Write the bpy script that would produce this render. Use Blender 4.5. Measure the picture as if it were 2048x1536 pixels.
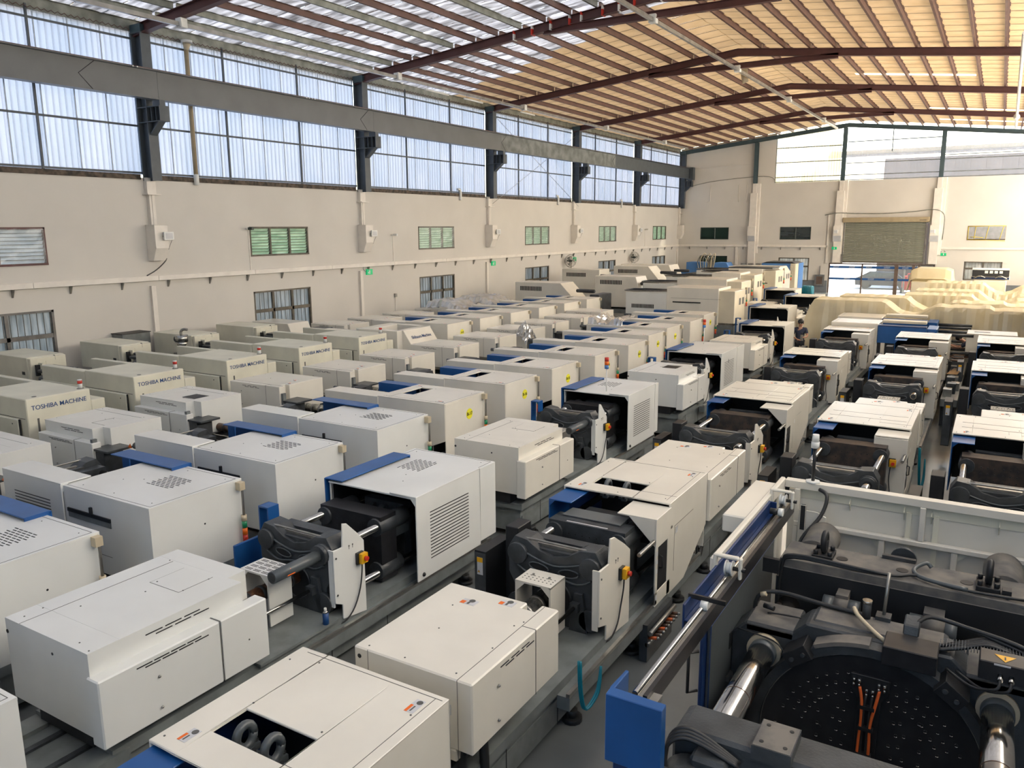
import bpy, bmesh, math, random
from math import sin, cos, pi, radians, sqrt, hypot
from mathutils import Vector, Matrix
random.seed(7)
for o in list(bpy.data.objects): bpy.data.objects.remove(o)
S = bpy.context.scene
COL = S.collection

# ---------------------------------------------------------------- camera, world, sun, exposure
CAM = Vector((23.4645, -16.4727, 5.1))
YAW, PITCH, ROLL, FPX = 0.5432, -0.1925, -0.0064, 1596.25
cd = bpy.data.cameras.new('camera'); cam = bpy.data.objects.new('camera', cd); COL.objects.link(cam)
cd.sensor_fit = 'HORIZONTAL'; cd.sensor_width = 36.0; cd.lens = FPX / 2048 * 36.0
cd.clip_start = 0.05; cd.clip_end = 500
_r = Vector((cos(YAW), sin(YAW), 0)); _f = Vector((-sin(YAW) * cos(PITCH), cos(YAW) * cos(PITCH), sin(PITCH)))
_u = _r.cross(_f)
_r2 = _r * cos(ROLL) + _u * sin(ROLL); _u2 = -_r * sin(ROLL) + _u * cos(ROLL)
cam.matrix_world = Matrix(((_r2.x, _u2.x, -_f.x, CAM.x), (_r2.y, _u2.y, -_f.y, CAM.y), (_r2.z, _u2.z, -_f.z, CAM.z), (0, 0, 0, 1)))
S.camera = cam
W = bpy.data.worlds.new('sky'); S.world = W; W.use_nodes = True
wn = W.node_tree; wbg = wn.nodes['Background']
sky = wn.nodes.new('ShaderNodeTexSky'); sky.sky_type = 'NISHITA'; sky.sun_disc = False
sky.sun_elevation = radians(48); sky.sun_rotation = radians(30); sky.air_density = 1.2; sky.dust_density = 3.5; sky.ozone_density = 1.0
wn.links.new(sky.outputs[0], wbg.inputs['Color']); wbg.inputs['Strength'].default_value = 1.0
sd = bpy.data.lights.new('sun', 'SUN'); sun = bpy.data.objects.new('sun', sd); COL.objects.link(sun)
sd.energy = 12.0; sd.angle = radians(3); sd.color = (1.0, 0.91, 0.77)
sun.rotation_euler = Vector((0.72, 0.30, 0.62)).to_track_quat('Z', 'Y').to_euler()
S.view_settings.view_transform = 'Standard'; S.view_settings.look = 'None'; S.view_settings.gamma = 1
S.view_settings.use_curve_mapping = False; S.view_settings.exposure = 0.25
S.cycles.max_bounces = 7; S.cycles.diffuse_bounces = 4; S.cycles.glossy_bounces = 3; S.cycles.transmission_bounces = 5
S.cycles.transparent_max_bounces = 10; S.cycles.sample_clamp_indirect = 6; S.cycles.caustics_reflective = False; S.cycles.caustics_refractive = False
S.cycles.use_denoising = True

# ---------------------------------------------------------------- materials
MAT = {}
def mat(name, col, rough=0.5, metal=0.0, var=0.06, scale=3.0, bump=0.0, bscale=30.0, col2=None, trans=0.0, emit=None, spec=0.5, stretch=None, alpha=1.0, coat=0.0):
    m = bpy.data.materials.new(name); m.use_nodes = True; nt = m.node_tree; b = nt.nodes['Principled BSDF']
    tc = nt.nodes.new('ShaderNodeTexCoord'); mp = nt.nodes.new('ShaderNodeMapping'); nt.links.new(tc.outputs['Object'], mp.inputs[0])
    if stretch: mp.inputs['Scale'].default_value = stretch
    n = nt.nodes.new('ShaderNodeTexNoise'); n.inputs['Scale'].default_value = scale; n.inputs['Detail'].default_value = 4
    nt.links.new(mp.outputs[0], n.inputs[0])
    r = nt.nodes.new('ShaderNodeValToRGB'); r.color_ramp.elements[0].position = 0.35; r.color_ramp.elements[1].position = 0.65
    c2 = col2 or tuple(max(0, c * (1 - var * 2)) for c in col)
    r.color_ramp.elements[0].color = (*c2, 1); r.color_ramp.elements[1].color = (*col, 1)
    nt.links.new(n.outputs[0], r.inputs[0]); nt.links.new(r.outputs[0], b.inputs['Base Color'])
    b.inputs['Roughness'].default_value = rough; b.inputs['Metallic'].default_value = metal
    b.inputs['Specular IOR Level'].default_value = spec; b.inputs['Alpha'].default_value = alpha; b.inputs['Coat Weight'].default_value = coat
    if bump:
        n2 = nt.nodes.new('ShaderNodeTexNoise'); n2.inputs['Scale'].default_value = bscale; nt.links.new(mp.outputs[0], n2.inputs[0])
        bp = nt.nodes.new('ShaderNodeBump'); bp.inputs['Strength'].default_value = bump; bp.inputs['Distance'].default_value = 0.02
        nt.links.new(n2.outputs[0], bp.inputs['Height']); nt.links.new(bp.outputs[0], b.inputs['Normal'])
    if trans: b.inputs['Transmission Weight'].default_value = trans
    if emit: b.inputs['Emission Color'].default_value = (*emit[:3], 1); b.inputs['Emission Strength'].default_value = emit[3]
    MAT[name] = m; return m
def thin(name, col, col2, t_trans, t_clear, rough=0.3, scale=0.6, gloss=0.1, stretch=None):
    """thin light-passing sheet: diffuse + translucent + clear"""
    m = bpy.data.materials.new(name); m.use_nodes = True; nt = m.node_tree; nt.nodes.clear(); N = nt.nodes.new; L = nt.links.new
    out = N('ShaderNodeOutputMaterial'); tc = N('ShaderNodeTexCoord'); oi = N('ShaderNodeObjectInfo'); mp = N('ShaderNodeMapping')
    L(tc.outputs['Object'], mp.inputs[0])
    if stretch: mp.inputs['Scale'].default_value = stretch
    no = N('ShaderNodeTexNoise'); no.noise_dimensions = '4D'; no.inputs['Scale'].default_value = scale; no.inputs['Detail'].default_value = 3
    mu = N('ShaderNodeMath'); mu.operation = 'MULTIPLY'; mu.inputs[1].default_value = 37; L(oi.outputs['Random'], mu.inputs[0]); L(mu.outputs[0], no.inputs['W']); L(mp.outputs[0], no.inputs[0])
    r = N('ShaderNodeValToRGB'); r.color_ramp.elements[0].position = 0.35; r.color_ramp.elements[1].position = 0.65
    r.color_ramp.elements[0].color = (*col2, 1); r.color_ramp.elements[1].color = (*col, 1); L(no.outputs[0], r.inputs[0])
    d = N('ShaderNodeBsdfDiffuse'); t = N('ShaderNodeBsdfTranslucent'); c = N('ShaderNodeBsdfTransparent'); g = N('ShaderNodeBsdfGlossy'); g.inputs['Roughness'].default_value = rough
    for q in (d, t, c): L(r.outputs[0], q.inputs['Color'])
    m1 = N('ShaderNodeMixShader'); m1.inputs[0].default_value = t_trans; L(d.outputs[0], m1.inputs[1]); L(t.outputs[0], m1.inputs[2])
    m2 = N('ShaderNodeMixShader'); m2.inputs[0].default_value = t_clear; L(m1.outputs[0], m2.inputs[1]); L(c.outputs[0], m2.inputs[2])
    m3 = N('ShaderNodeMixShader'); m3.inputs[0].default_value = gloss; L(m2.outputs[0], m3.inputs[1]); L(g.outputs[0], m3.inputs[2])
    L(m3.outputs[0], out.inputs[0]); MAT[name] = m; return m
mat('white_paint', (0.72, 0.73, 0.705), 0.24, var=0.03, scale=1.2, bump=0.12, bscale=1.6)
mat('cream_paint', (0.745, 0.715, 0.635), 0.27, var=0.04, scale=1.2, bump=0.12, bscale=1.6)
mat('old_cream', (0.70, 0.68, 0.56), 0.45, var=0.06, scale=1.5)
mat('pale_cream', (0.70, 0.64, 0.50), 0.45, var=0.05, scale=1.5)
mat('bed_grey', (0.19, 0.21, 0.21), 0.42, var=0.15, scale=4)
mat('dark_cast', (0.055, 0.062, 0.068), 0.42, var=0.25, scale=5, bump=0.15, bscale=60)
mat('dusty_cast', (0.17, 0.155, 0.135), 0.7, var=0.2, scale=6, col2=(0.075, 0.075, 0.075))
mat('black', (0.012, 0.013, 0.015), 0.5)
mat('dark_plate', (0.022, 0.022, 0.024), 0.38, var=0.3, scale=8, col2=(0.012, 0.012, 0.014))
mat('rusty_plate', (0.10, 0.075, 0.06), 0.5, var=0.3, scale=7, col2=(0.04, 0.038, 0.038), metal=0.4)
mat('chrome', (0.62, 0.60, 0.56), 0.16, metal=1.0, var=0.1, scale=6)
mat('steel', (0.38, 0.37, 0.34), 0.35, metal=0.8, var=0.15, scale=6)
mat('worn_chrome', (0.42, 0.38, 0.32), 0.22, metal=1.0, scale=5, col2=(0.25, 0.21, 0.17))
mat('tube_grey', (0.085, 0.098, 0.105), 0.35, var=0.1)
mat('blue_paint', (0.012, 0.09, 0.30), 0.35, var=0.1)
mat('navy_paint', (0.01, 0.035, 0.13), 0.35, var=0.1)
mat('sky_blue_paint', (0.08, 0.22, 0.52), 0.5, var=0.05)
mat('yellow', (0.80, 0.42, 0.01), 0.4); mat('bright_yellow', (0.85, 0.80, 0.03), 0.5)
mat('red', (0.55, 0.03, 0.015), 0.35); mat('orange', (0.85, 0.16, 0.01), 0.4); mat('green', (0.01, 0.24, 0.10), 0.35)
mat('orange_hose', (0.75, 0.14, 0.03), 0.45); mat('teal', (0.0, 0.19, 0.26), 0.45); mat('ink_blue', (0.01, 0.06, 0.20), 0.5)
mat('seam', (0.10, 0.10, 0.095), 0.6); mat('sticker', (0.55, 0.56, 0.58), 0.4); mat('brown_band', (0.16, 0.07, 0.03), 0.35, col2=(0.04, 0.02, 0.015), scale=25)
mat('lamp_cream', (0.55, 0.47, 0.33), 0.5); mat('white_plastic', (0.75, 0.76, 0.74), 0.4)
mat('rubber', (0.02, 0.021, 0.022), 0.45)
mat('floor_epoxy', (0.19, 0.205, 0.205), 0.22, var=0.12, scale=0.8, bump=0.03, bscale=3)
mat('wall_paint', (0.63, 0.605, 0.56), 0.85, var=0.03, scale=0.5, bump=0.05, bscale=8)
mat('wall_grey', (0.17, 0.19, 0.21), 0.6)
mat('trim_white', (0.76, 0.72, 0.66), 0.5, var=0.04)
mat('raw_edge', (0.13, 0.10, 0.075), 0.9, var=0.4, scale=6, col2=(0.04, 0.035, 0.03))
mat('column_grey', (0.075, 0.09, 0.105), 0.5, var=0.08)
mat('beam_grey', (0.13, 0.14, 0.145), 0.42, var=0.08, scale=1)
mat('beam_pale', (0.22, 0.24, 0.24), 0.55, var=0.25, scale=2)
mat('rafter_red', (0.105, 0.04, 0.038), 0.5, var=0.12, scale=2)
mat('purlin_red', (0.13, 0.065, 0.05), 0.55, var=0.12, scale=2)
mat('purlin_zinc', (0.27, 0.28, 0.24), 0.5, metal=0.3, var=0.2, scale=3)
mat('teal_steel', (0.05, 0.085, 0.10), 0.5)
thin('foil', (0.80, 0.82, 0.86), (0.13, 0.13, 0.135), 0.16, 0.0, rough=0.35, gloss=0.12, scale=1.3, stretch=(0.55, 3.2, 1))  # pale patches put foil gleams and light coming through into the colour
thin('tan_sheet', (0.72, 0.53, 0.31), (0.63, 0.45, 0.25), 0.062, 0.0, rough=0.5, gloss=0.03, scale=1.5)
mat('galv', (0.5, 0.5, 0.48), 0.3, metal=0.7, var=0.15)
mat('shutter_green', (0.23, 0.235, 0.19), 0.45, var=0.05)
mat('frame_dark', (0.035, 0.05, 0.045), 0.5); mat('frame_brown', (0.14, 0.12, 0.09), 0.6, var=0.2)
mat('frame_steel', (0.20, 0.19, 0.175), 0.4, var=0.2); mat('door_brown', (0.15, 0.105, 0.08), 0.5, var=0.2)
mat('louvre_dark', (0.02, 0.04, 0.032), 0.3)
mat('exit_green', (0.0, 0.25, 0.08), 0.4, emit=(0.0, 0.7, 0.25, 0.35))
mat('skylight', (0.95, 0.9, 0.8), 0.4, emit=(1.0, 0.9, 0.72, 2.2))  # daylight of the roof strips, put in as emission
mat('concrete_out', (0.5, 0.48, 0.44), 0.8); mat('brown_wall', (0.075, 0.052, 0.04), 0.7, var=0.15, stretch=(6, 1, 0.3), scale=3)
mat('beige_beam', (0.36, 0.29, 0.18), 0.6); mat('car_dark', (0.03, 0.032, 0.04), 0.2, coat=0.5); mat('car_red', (0.5, 0.03, 0.02), 0.3)
mat('skin', (0.42, 0.22, 0.14), 0.55, var=0.03); mat('hair', (0.012, 0.01, 0.009), 0.5); mat('shirt_navy', (0.018, 0.026, 0.055), 0.8); mat('trouser', (0.03, 0.035, 0.045), 0.8)
mat('cap_tan', (0.35, 0.2, 0.11), 0.7)
mat('tape_yellow', (0.75, 0.58, 0.03), 0.5); mat('wood', (0.5, 0.30, 0.13), 0.6, var=0.2)
mat('hopper_steel', (0.55, 0.55, 0.52), 0.25, metal=0.9, var=0.3, scale=20)
thin('clear_sheet', (0.40, 0.405, 0.44), (0.33, 0.355, 0.40), 0.75, 0.06, gloss=0.04, stretch=(1, 1, 0.5))
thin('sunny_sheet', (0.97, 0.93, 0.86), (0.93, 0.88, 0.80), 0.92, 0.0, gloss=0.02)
thin('gable_sheet', (0.90, 0.92, 0.95), (0.82, 0.85, 0.88), 0.30, 0.80, gloss=0.02)
thin('yellowed_sheet', (0.55, 0.53, 0.42), (0.46, 0.42, 0.27), 0.65, 0.25, gloss=0.04)
thin('film_window', (0.95, 0.97, 0.95), (0.85, 0.88, 0.86), 0.2, 0.82, rough=0.2, gloss=0.05, scale=4)
thin('louvre_green', (0.66, 0.72, 0.56), (0.42, 0.52, 0.38), 0.7, 0.12, gloss=0.08, scale=2)
thin('louvre_white', (0.62, 0.62, 0.60), (0.5, 0.51, 0.50), 0.7, 0.12, gloss=0.08, scale=2)
thin('frosted', (0.52, 0.52, 0.49), (0.30, 0.32, 0.31), 0.7, 0.10, gloss=0.05, scale=3, stretch=(1, 4, 0.5))
thin('film_cream', (0.88, 0.81, 0.60), (0.80, 0.72, 0.50), 0.35, 0.16, rough=0.25, gloss=0.10, scale=1.2)
thin('film_clear', (0.9, 0.9, 0.9), (0.7, 0.7, 0.7), 0.2, 0.55, rough=0.1, gloss=0.35, scale=4)
thin('glass', (0.92, 0.95, 0.95), (0.88, 0.92, 0.92), 0.1, 0.92, rough=0.02, gloss=0.06)
thin('dark_glass', (0.12, 0.15, 0.16), (0.08, 0.1, 0.11), 0.1, 0.5, rough=0.05, gloss=0.12)

# ---------------------------------------------------------------- mesh helpers
class MB:
    def __init__(s): s.v = []; s.f = []; s.m = []; s.ms = []; s.sm = []
    def mi(s, name):
        if name not in s.ms: s.ms.append(name)
        return s.ms.index(name)
    def add(s, vs, fs, m, smooth=False):
        k = len(s.v); s.v += [tuple(v) for v in vs]; i = s.mi(m)
        for f in fs: s.f.append([a + k for a in f]); s.m.append(i); s.sm.append(smooth)
        return s
    def box(s, x0, x1, y0, y1, z0, z1, m):
        if x0 > x1: x0, x1 = x1, x0
        if y0 > y1: y0, y1 = y1, y0
        if z0 > z1: z0, z1 = z1, z0
        return s.add([(x0, y0, z0), (x1, y0, z0), (x1, y1, z0), (x0, y1, z0), (x0, y0, z1), (x1, y0, z1), (x1, y1, z1), (x0, y1, z1)],
                     [(0, 3, 2, 1), (4, 5, 6, 7), (0, 1, 5, 4), (1, 2, 6, 5), (2, 3, 7, 6), (3, 0, 4, 7)], m)
    def prism(s, poly, axis, a, b, m):
        n = len(poly)
        def P(p, t): return (t, p[0], p[1]) if axis == 'x' else (p[0], t, p[1]) if axis == 'y' else (p[0], p[1], t)
        vs = [P(p, a) for p in poly] + [P(p, b) for p in poly]
        fs = [tuple(range(n))[::-1], tuple(range(n, 2 * n))] + [(i, (i + 1) % n, n + (i + 1) % n, n + i) for i in range(n)]
        return s.add(vs, fs, m)
    def cyl(s, p0, p1, r, m, n=14, r1=None, caps=True):
        p0 = Vector(p0); p1 = Vector(p1); d = (p1 - p0).normalized(); a = d.orthogonal().normalized(); b = d.cross(a); r1 = r if r1 is None else r1
        vs = [p0 + (a * cos(t) + b * sin(t)) * r for t in [2 * pi * i / n for i in range(n)]] + [p1 + (a * cos(t) + b * sin(t)) * r1 for t in [2 * pi * i / n for i in range(n)]]
        s.add(vs, [(i, (i + 1) % n, n + (i + 1) % n, n + i) for i in range(n)], m, True)
        if caps: s.add(vs, [tuple(range(n))[::-1], tuple(range(n, 2 * n))], m)
        return s
    def tube(s, pts, r, m, n=7, sub=0):
        P = [Vector(p) for p in pts]
        if sub:
            Q = []
            for i in range(len(P) - 1):
                a, b, c, d = P[max(i - 1, 0)], P[i], P[i + 1], P[min(i + 2, len(P) - 1)]
                for k in range(sub):
                    t = k / sub
                    Q.append(0.5 * ((2 * b) + (c - a) * t + (2 * a - 5 * b + 4 * c - d) * t * t + (3 * b - a - 3 * c + d) * t ** 3))
            P = Q + [P[-1]]
        vs = []; up = None
        for i, p in enumerate(P):
            d = (P[min(i + 1, len(P) - 1)] - P[max(i - 1, 0)]).normalized()
            a = d.orthogonal().normalized() if up is None else (up - d * up.dot(d)).normalized()
            up = a; b = d.cross(a)
            vs += [p + (a * cos(2 * pi * k / n) + b * sin(2 * pi * k / n)) * r for k in range(n)]
        fs = [(i * n + k, i * n + (k + 1) % n, (i + 1) * n + (k + 1) % n, (i + 1) * n + k) for i in range(len(P) - 1) for k in range(n)]
        s.add(vs, fs, m, True); s.add(vs, [tuple(range(n))[::-1], tuple(range(len(vs) - n, len(vs)))], m)
        return s
    def sphere(s, c, r, m, n=12, sz=1.0, sy=1.0):
        vs = []; h = n // 2
        for i in range(h + 1):
            for k in range(n):
                t = pi * i / h; p = 2 * pi * k / n
                vs.append((c[0] + r * sin(t) * cos(p), c[1] + r * sy * sin(t) * sin(p), c[2] + r * sz * cos(t)))
        fs = [(i * n + k, (i + 1) * n + k, (i + 1) * n + (k + 1) % n, i * n + (k + 1) % n) for i in range(h) for k in range(n)]
        return s.add(vs, fs, m, True)
    def mesh(s, name, bevel=0):
        me = bpy.data.meshes.new(name); me.from_pydata(s.v, [], s.f)
        me.polygons.foreach_set('material_index', s.m); me.polygons.foreach_set('use_smooth', s.sm)
        for q in s.ms: me.materials.append(MAT[q])
        bm = bmesh.new(); bm.from_mesh(me); bmesh.ops.remove_doubles(bm, verts=bm.verts, dist=1e-6) if not bevel else bmesh.ops.remove_doubles(bm, verts=bm.verts, dist=1e-6)
        if bevel:
            es = [e for e in bm.edges if len(e.link_faces) == 2 and e.calc_face_angle(0) > 0.6]
            bmesh.ops.bevel(bm, geom=es, offset=bevel, segments=1, affect='EDGES', clamp_overlap=True)
        bmesh.ops.recalc_face_normals(bm, faces=bm.faces)
        bm.to_mesh(me); bm.free(); me.update(); return me
MC = {}
def part(name, key, fn, parent=None, loc=(0, 0, 0), rot=(0, 0, 0), bevel=0, kind=None, label=None):
    """one object; its mesh is shared by everything that asks for the same key"""
    me = MC.get(key)
    if me is None:
        b = MB(); fn(b); me = b.mesh(name, bevel); MC[key] = me
    o = bpy.data.objects.new(name, me); COL.objects.link(o); o.location = loc; o.rotation_euler = rot
    if parent: o.parent = parent
    if kind: o['kind'] = kind
    if label: o['label'] = label
    return o
_k = [0]
def one(name, fn, parent=None, **kw):
    _k[0] += 1; return part(name, 'one%d' % _k[0], fn, parent, **kw)
def thing(name, label, cat, loc=(0, 0, 0), rotz=0, group=None):
    o = bpy.data.objects.new(name, None); COL.objects.link(o); o.empty_display_size = 0.2
    o.location = loc; o.rotation_euler = (0, 0, rotz); o['label'] = label; o['category'] = cat
    if group: o['group'] = group
    return o
def tag(o, label, cat, group=None):
    o['label'] = label; o['category'] = cat
    if group: o['group'] = group
    return o
def struct(name, fn=None, parent=None, **kw):
    if fn is None:
        o = bpy.data.objects.new(name, None); COL.objects.link(o)
    else: o = one(name, fn, parent, **kw)
    o['kind'] = 'structure'; return o
def text_mesh(key, txt, size, matname, sx=1.0, depth=0.002):
    if key in MC: return MC[key]
    cu = bpy.data.curves.new(key, 'FONT'); cu.body = txt; cu.size = size; cu.extrude = depth; cu.align_x = 'CENTER'; cu.align_y = 'CENTER'; cu.offset = size * 0.004; cu.resolution_u = 3
    to = bpy.data.objects.new(key, cu); COL.objects.link(to)
    dg = bpy.context.evaluated_depsgraph_get(); me = bpy.data.meshes.new_from_object(to.evaluated_get(dg))
    bpy.data.objects.remove(to); me.materials.clear(); me.materials.append(MAT[matname])
    for v in me.vertices: v.co.x *= sx
    MC[key] = me; return me
def lettering(key, txt, size, matname, parent, loc, rot, sx=1.0, name='lettering'):
    o = bpy.data.objects.new(name, text_mesh(key, txt, size, matname, sx)); COL.objects.link(o)
    o.parent = parent; o.location = loc; o.rotation_euler = rot; return o

RIDGE, EAVE, SLOPE = 12.96, 11.27, 0.107
def roofz(x): return EAVE + SLOPE * (x if x < 13 else 26 - x)      # top of the rafters
YB, YF = 50.0, -24.0                                                # back wall, wall behind the camera

# ================================================================ THE ROOM
struct('floor', lambda b: b.box(-0.3, 26.3, YF, YB, -0.15, 0.0, 'floor_epoxy'))
UPW = [(-6.1, -3.45)] + [(k * 10 + 3.95, k * 10 + 6.85) for k in range(5)]          # left wall windows, Y spans
ZU0, ZU1, ZL0, ZL1, ZS = 4.15, 5.22, 0.85, 2.86, 6.75
def wall_with_holes(b, axis, t0, t1, a0, a1, z0, z1, holes, m):
    """wall slab; holes = (a0,a1,z0,z1) on it"""
    cuts = sorted(set([a0, a1] + [h[0] for h in holes] + [h[1] for h in holes])); cuts = [c for c in cuts if a0 <= c <= a1]
    for c0, c1 in zip(cuts, cuts[1:]):
        hs = sorted([(h[2], h[3]) for h in holes if h[0] <= c0 + 1e-6 and h[1] >= c1 - 1e-6]); z = z0
        for h0, h1 in hs + [(z1, z1)]:
            if h0 - z > 1e-4:
                if axis == 'x': b.box(t0, t1, c0, c1, z, h0, m)
                else: b.box(c0, c1, t0, t1, z, h0, m)
            z = max(z, h1)
holesL = [(a, c, ZU0, ZU1) for a, c in UPW] + [(a, c, ZL0, ZL1) for a, c in UPW]
wall_left = struct('wall_left', lambda b: wall_with_holes(b, 'x', -0.25, 0.0, YF, YB, 0, ZS, holesL, 'wall_paint'))
for k in range(-3, 5):
    one('raw_sill', lambda b: b.box(-0.2, 0.03, k * 10 + 0.25, min(k * 10 + 9.75, YB - .3), ZS - 0.06, ZS + 0.10, 'raw_edge'), wall_left)
struct('baseboard_left', lambda b: b.box(0, 0.012, YF, YB, 0, 0.9, 'wall_grey'))
# back wall: windows, glass door, shutter opening, clear gable
BW = [(1.88, 4.25), (8.37, 10.72), (21.4, 23.75)]
holesB = [(a, c, 4.1, 5.08) for a, c in BW] + [(1.9, 4.22, 1.35, 2.76), (8.36, 10.72, 0.87, 2.68), (21.37, 23.74, 1.25, 2.56), (12.2, 19.55, 0, 2.30), (13.2, 18.95, 2.30, 5.3)]
def back_wall(b):
    wall_with_holes(b, 'y', YB, YB + 0.25, 0, 26, 0, 8.5, holesB, 'wall_paint')
    b.prism([(0, 8.5), (7.72, 8.5), (7.72, roofz(7.72) + 0.2), (0, roofz(0) + 0.2)], 'y', YB, YB + 0.25, 'wall_paint')
    b.prism([(0, 9.75), (6.25, 10.05), (6.25, 10.12), (0, 9.85)], 'y', YB - 0.05, YB, 'wall_paint')
wall_back = struct('wall_back', back_wall)
struct('baseboard_back', lambda b: (b.box(0, 12.15, YB - 0.012, YB, 0, 0.95, 'wall_grey'), b.box(19.6, 26, YB - 0.012, YB, 0, 0.95, 'wall_grey')))
struct('wall_right', lambda b: (b.box(26.0, 26.25, YF, 17.6, 0, ZS, 'wall_paint'), b.box(26.0, 26.25, 17.6, YB, 0, .9, 'wall_paint'), [b.box(26.0, 26.2, 17.6 + q * 8, 17.9 + q * 8, .9, ZS, 'wall_paint') for q in range(5)]))
struct('window_90', lambda b: b.box(26.1, 26.11, 17.6, YB, .9, ZS, 'sunny_sheet'))  # unseen translucent side wall, added to brighten the far end of the hall
struct('wall_front', lambda b: (b.box(0, 21, YF - 0.25, YF, 0, 8.4, 'wall_paint'), b.box(21, 26.2, YF - .25, YF, 0, 3.2, 'wall_paint')))
struct('window_100', lambda b: b.box(21, 26.2, YF - .1, YF - .09, 3.2, 12.4, 'gable_sheet'))  # unseen opening behind the camera, added to light the giant machine's rear wall
# translucent clerestory: one sheet per object, corrugated
def sheet_mesh(b, w=0.985, h=4.72, m='clear_sheet', pitch=0.188, d=0.03):
    prof = []; n = int(w / pitch + 0.5)
    for i in range(n):
        y = i * pitch; prof += [(0, y), (0, y + pitch * 0.62), (d, y + pitch * 0.70), (d, y + pitch * 0.92)]
    prof.append((0, w))
    vs = [(x, y, 0) for x, y in prof] + [(x, y, h) for x, y in prof]; k = len(prof)
    b.add(vs, [(i, i + 1, k + i + 1, k + i) for i in range(k - 1)], m)
def lap_mesh(b): b.box(-0.006, 0.012, 0.955, 0.99, 0, 4.7, 'sheet_lap')
mat('lining_seam', (0.16, 0.11, 0.075), 0.7)  # dark seam strips between the roof lining sheets
mat('sheet_lap', (0.45, 0.52, 0.62), 0.5)
nwin = 0
for k in range(-3, 5):
    nwin += 1; w = struct('window_%d' % nwin)
    y = k * 10 + 0.1
    while y < k * 10 + 9.6:
        if y < YF: y += 0.98; continue
        part('sheet', 'clsheet', sheet_mesh, w, (-0.12, y, ZS + 0.1)); part('lap_strip', 'cllap', lap_mesh, w, (-0.10, y, ZS + 0.1)); y += 0.98
    if k > -3:
        part('girt', 'girt', lambda b: (b.box(-.07, -.03, 0.12, 9.88, 0, 0.06, 'column_grey')), w, (0, k * 10, 8.30))
        part('girt', 'girt', None, w, (0, k * 10, 10.88)); part('girt', 'girt', None, w, (0, k * 10, ZS + 0.12))
        for dy in (3.32, 6.75): part('mullion', 'mull', lambda b: b.box(-.08, -.02, -0.03, 0.03, 0, 4.45, 'column_grey'), w, (0, k * 10 + dy, ZS + 0.05))
        part('lap_edge', 'eavelat', lambda b: [b.tube([(0.02, 0.12 + i * 0.19 + q * .095, 0.03 + 0.07 * (q % 2)) for q in range(3)], 0.012, 'purlin_red', n=4) for i in range(51)], w, (0, k * 10, 11.10))
# right wall clerestory: sun lit translucent sheets, and the same over the wall behind the camera
w = struct('window_%d' % (nwin + 1)); nwin += 1
for i in range(66): part('sheet', 'rsheet', lambda b: sheet_mesh(b, 0.99, 4.85, 'sunny_sheet'), w, (26.1, YF + 8 + i * .98, ZS + 0.02))
struct('wall_front_upper', lambda b: (b.box(0, 21, YF - .25, YF, 8.4, 12.8, 'wall_paint'), b.box(26.0, 26.25, YF, YF + 8, ZS, 11.6, 'wall_paint')))
# gable of clear sheets over the back wall
w = struct('window_%d' % (nwin + 1)); nwin += 1
for i in range(19):
    x = 7.74 + i * 0.96; x1 = min(x + 0.95, 25.98); m = 'yellowed_sheet' if i < 5 else 'gable_sheet'
    def gs(b, x=x, x1=x1, m=m):
        n = 5; st = (x1 - x) / n; prof = []
        for q in range(n): prof += [(x + q * st, 0), (x + q * st + st * .62, 0), (x + q * st + st * .7, .03), (x + q * st + st * .92, .03)]
        prof.append((x1, 0)); k = len(prof)
        b.add([(a, YB + 0.16 + c, 8.5) for a, c in prof] + [(a, YB + 0.16 + c, roofz(a) + 0.15) for a, c in prof], [(j, j + 1, k + j + 1, k + j) for j in range(k - 1)], m)
    one('sheet', gs, w)
for z, a, c in ((8.52, 7.72, 26), (8.88, 7.72, 26), (10.0, 7.72, 12.8), (10.05, 19.4, 26), (11.1, 7.72, 12.8), (11.3, 12.95, 19.5), (9.75, 12.95, 26)):
    one('girt', lambda b: b.box(a, c, YB + 0.08, YB + 0.14, z, z + 0.06, 'beam_pale' if z < 10.5 else 'column_grey'), w)
for x in (7.74, 16.05): one('mullion', lambda b: b.box(x - .03, x + .03, YB + 0.06, YB + 0.13, 8.5 if x < 10 else 10.5, roofz(x), 'column_grey'), w)

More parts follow.
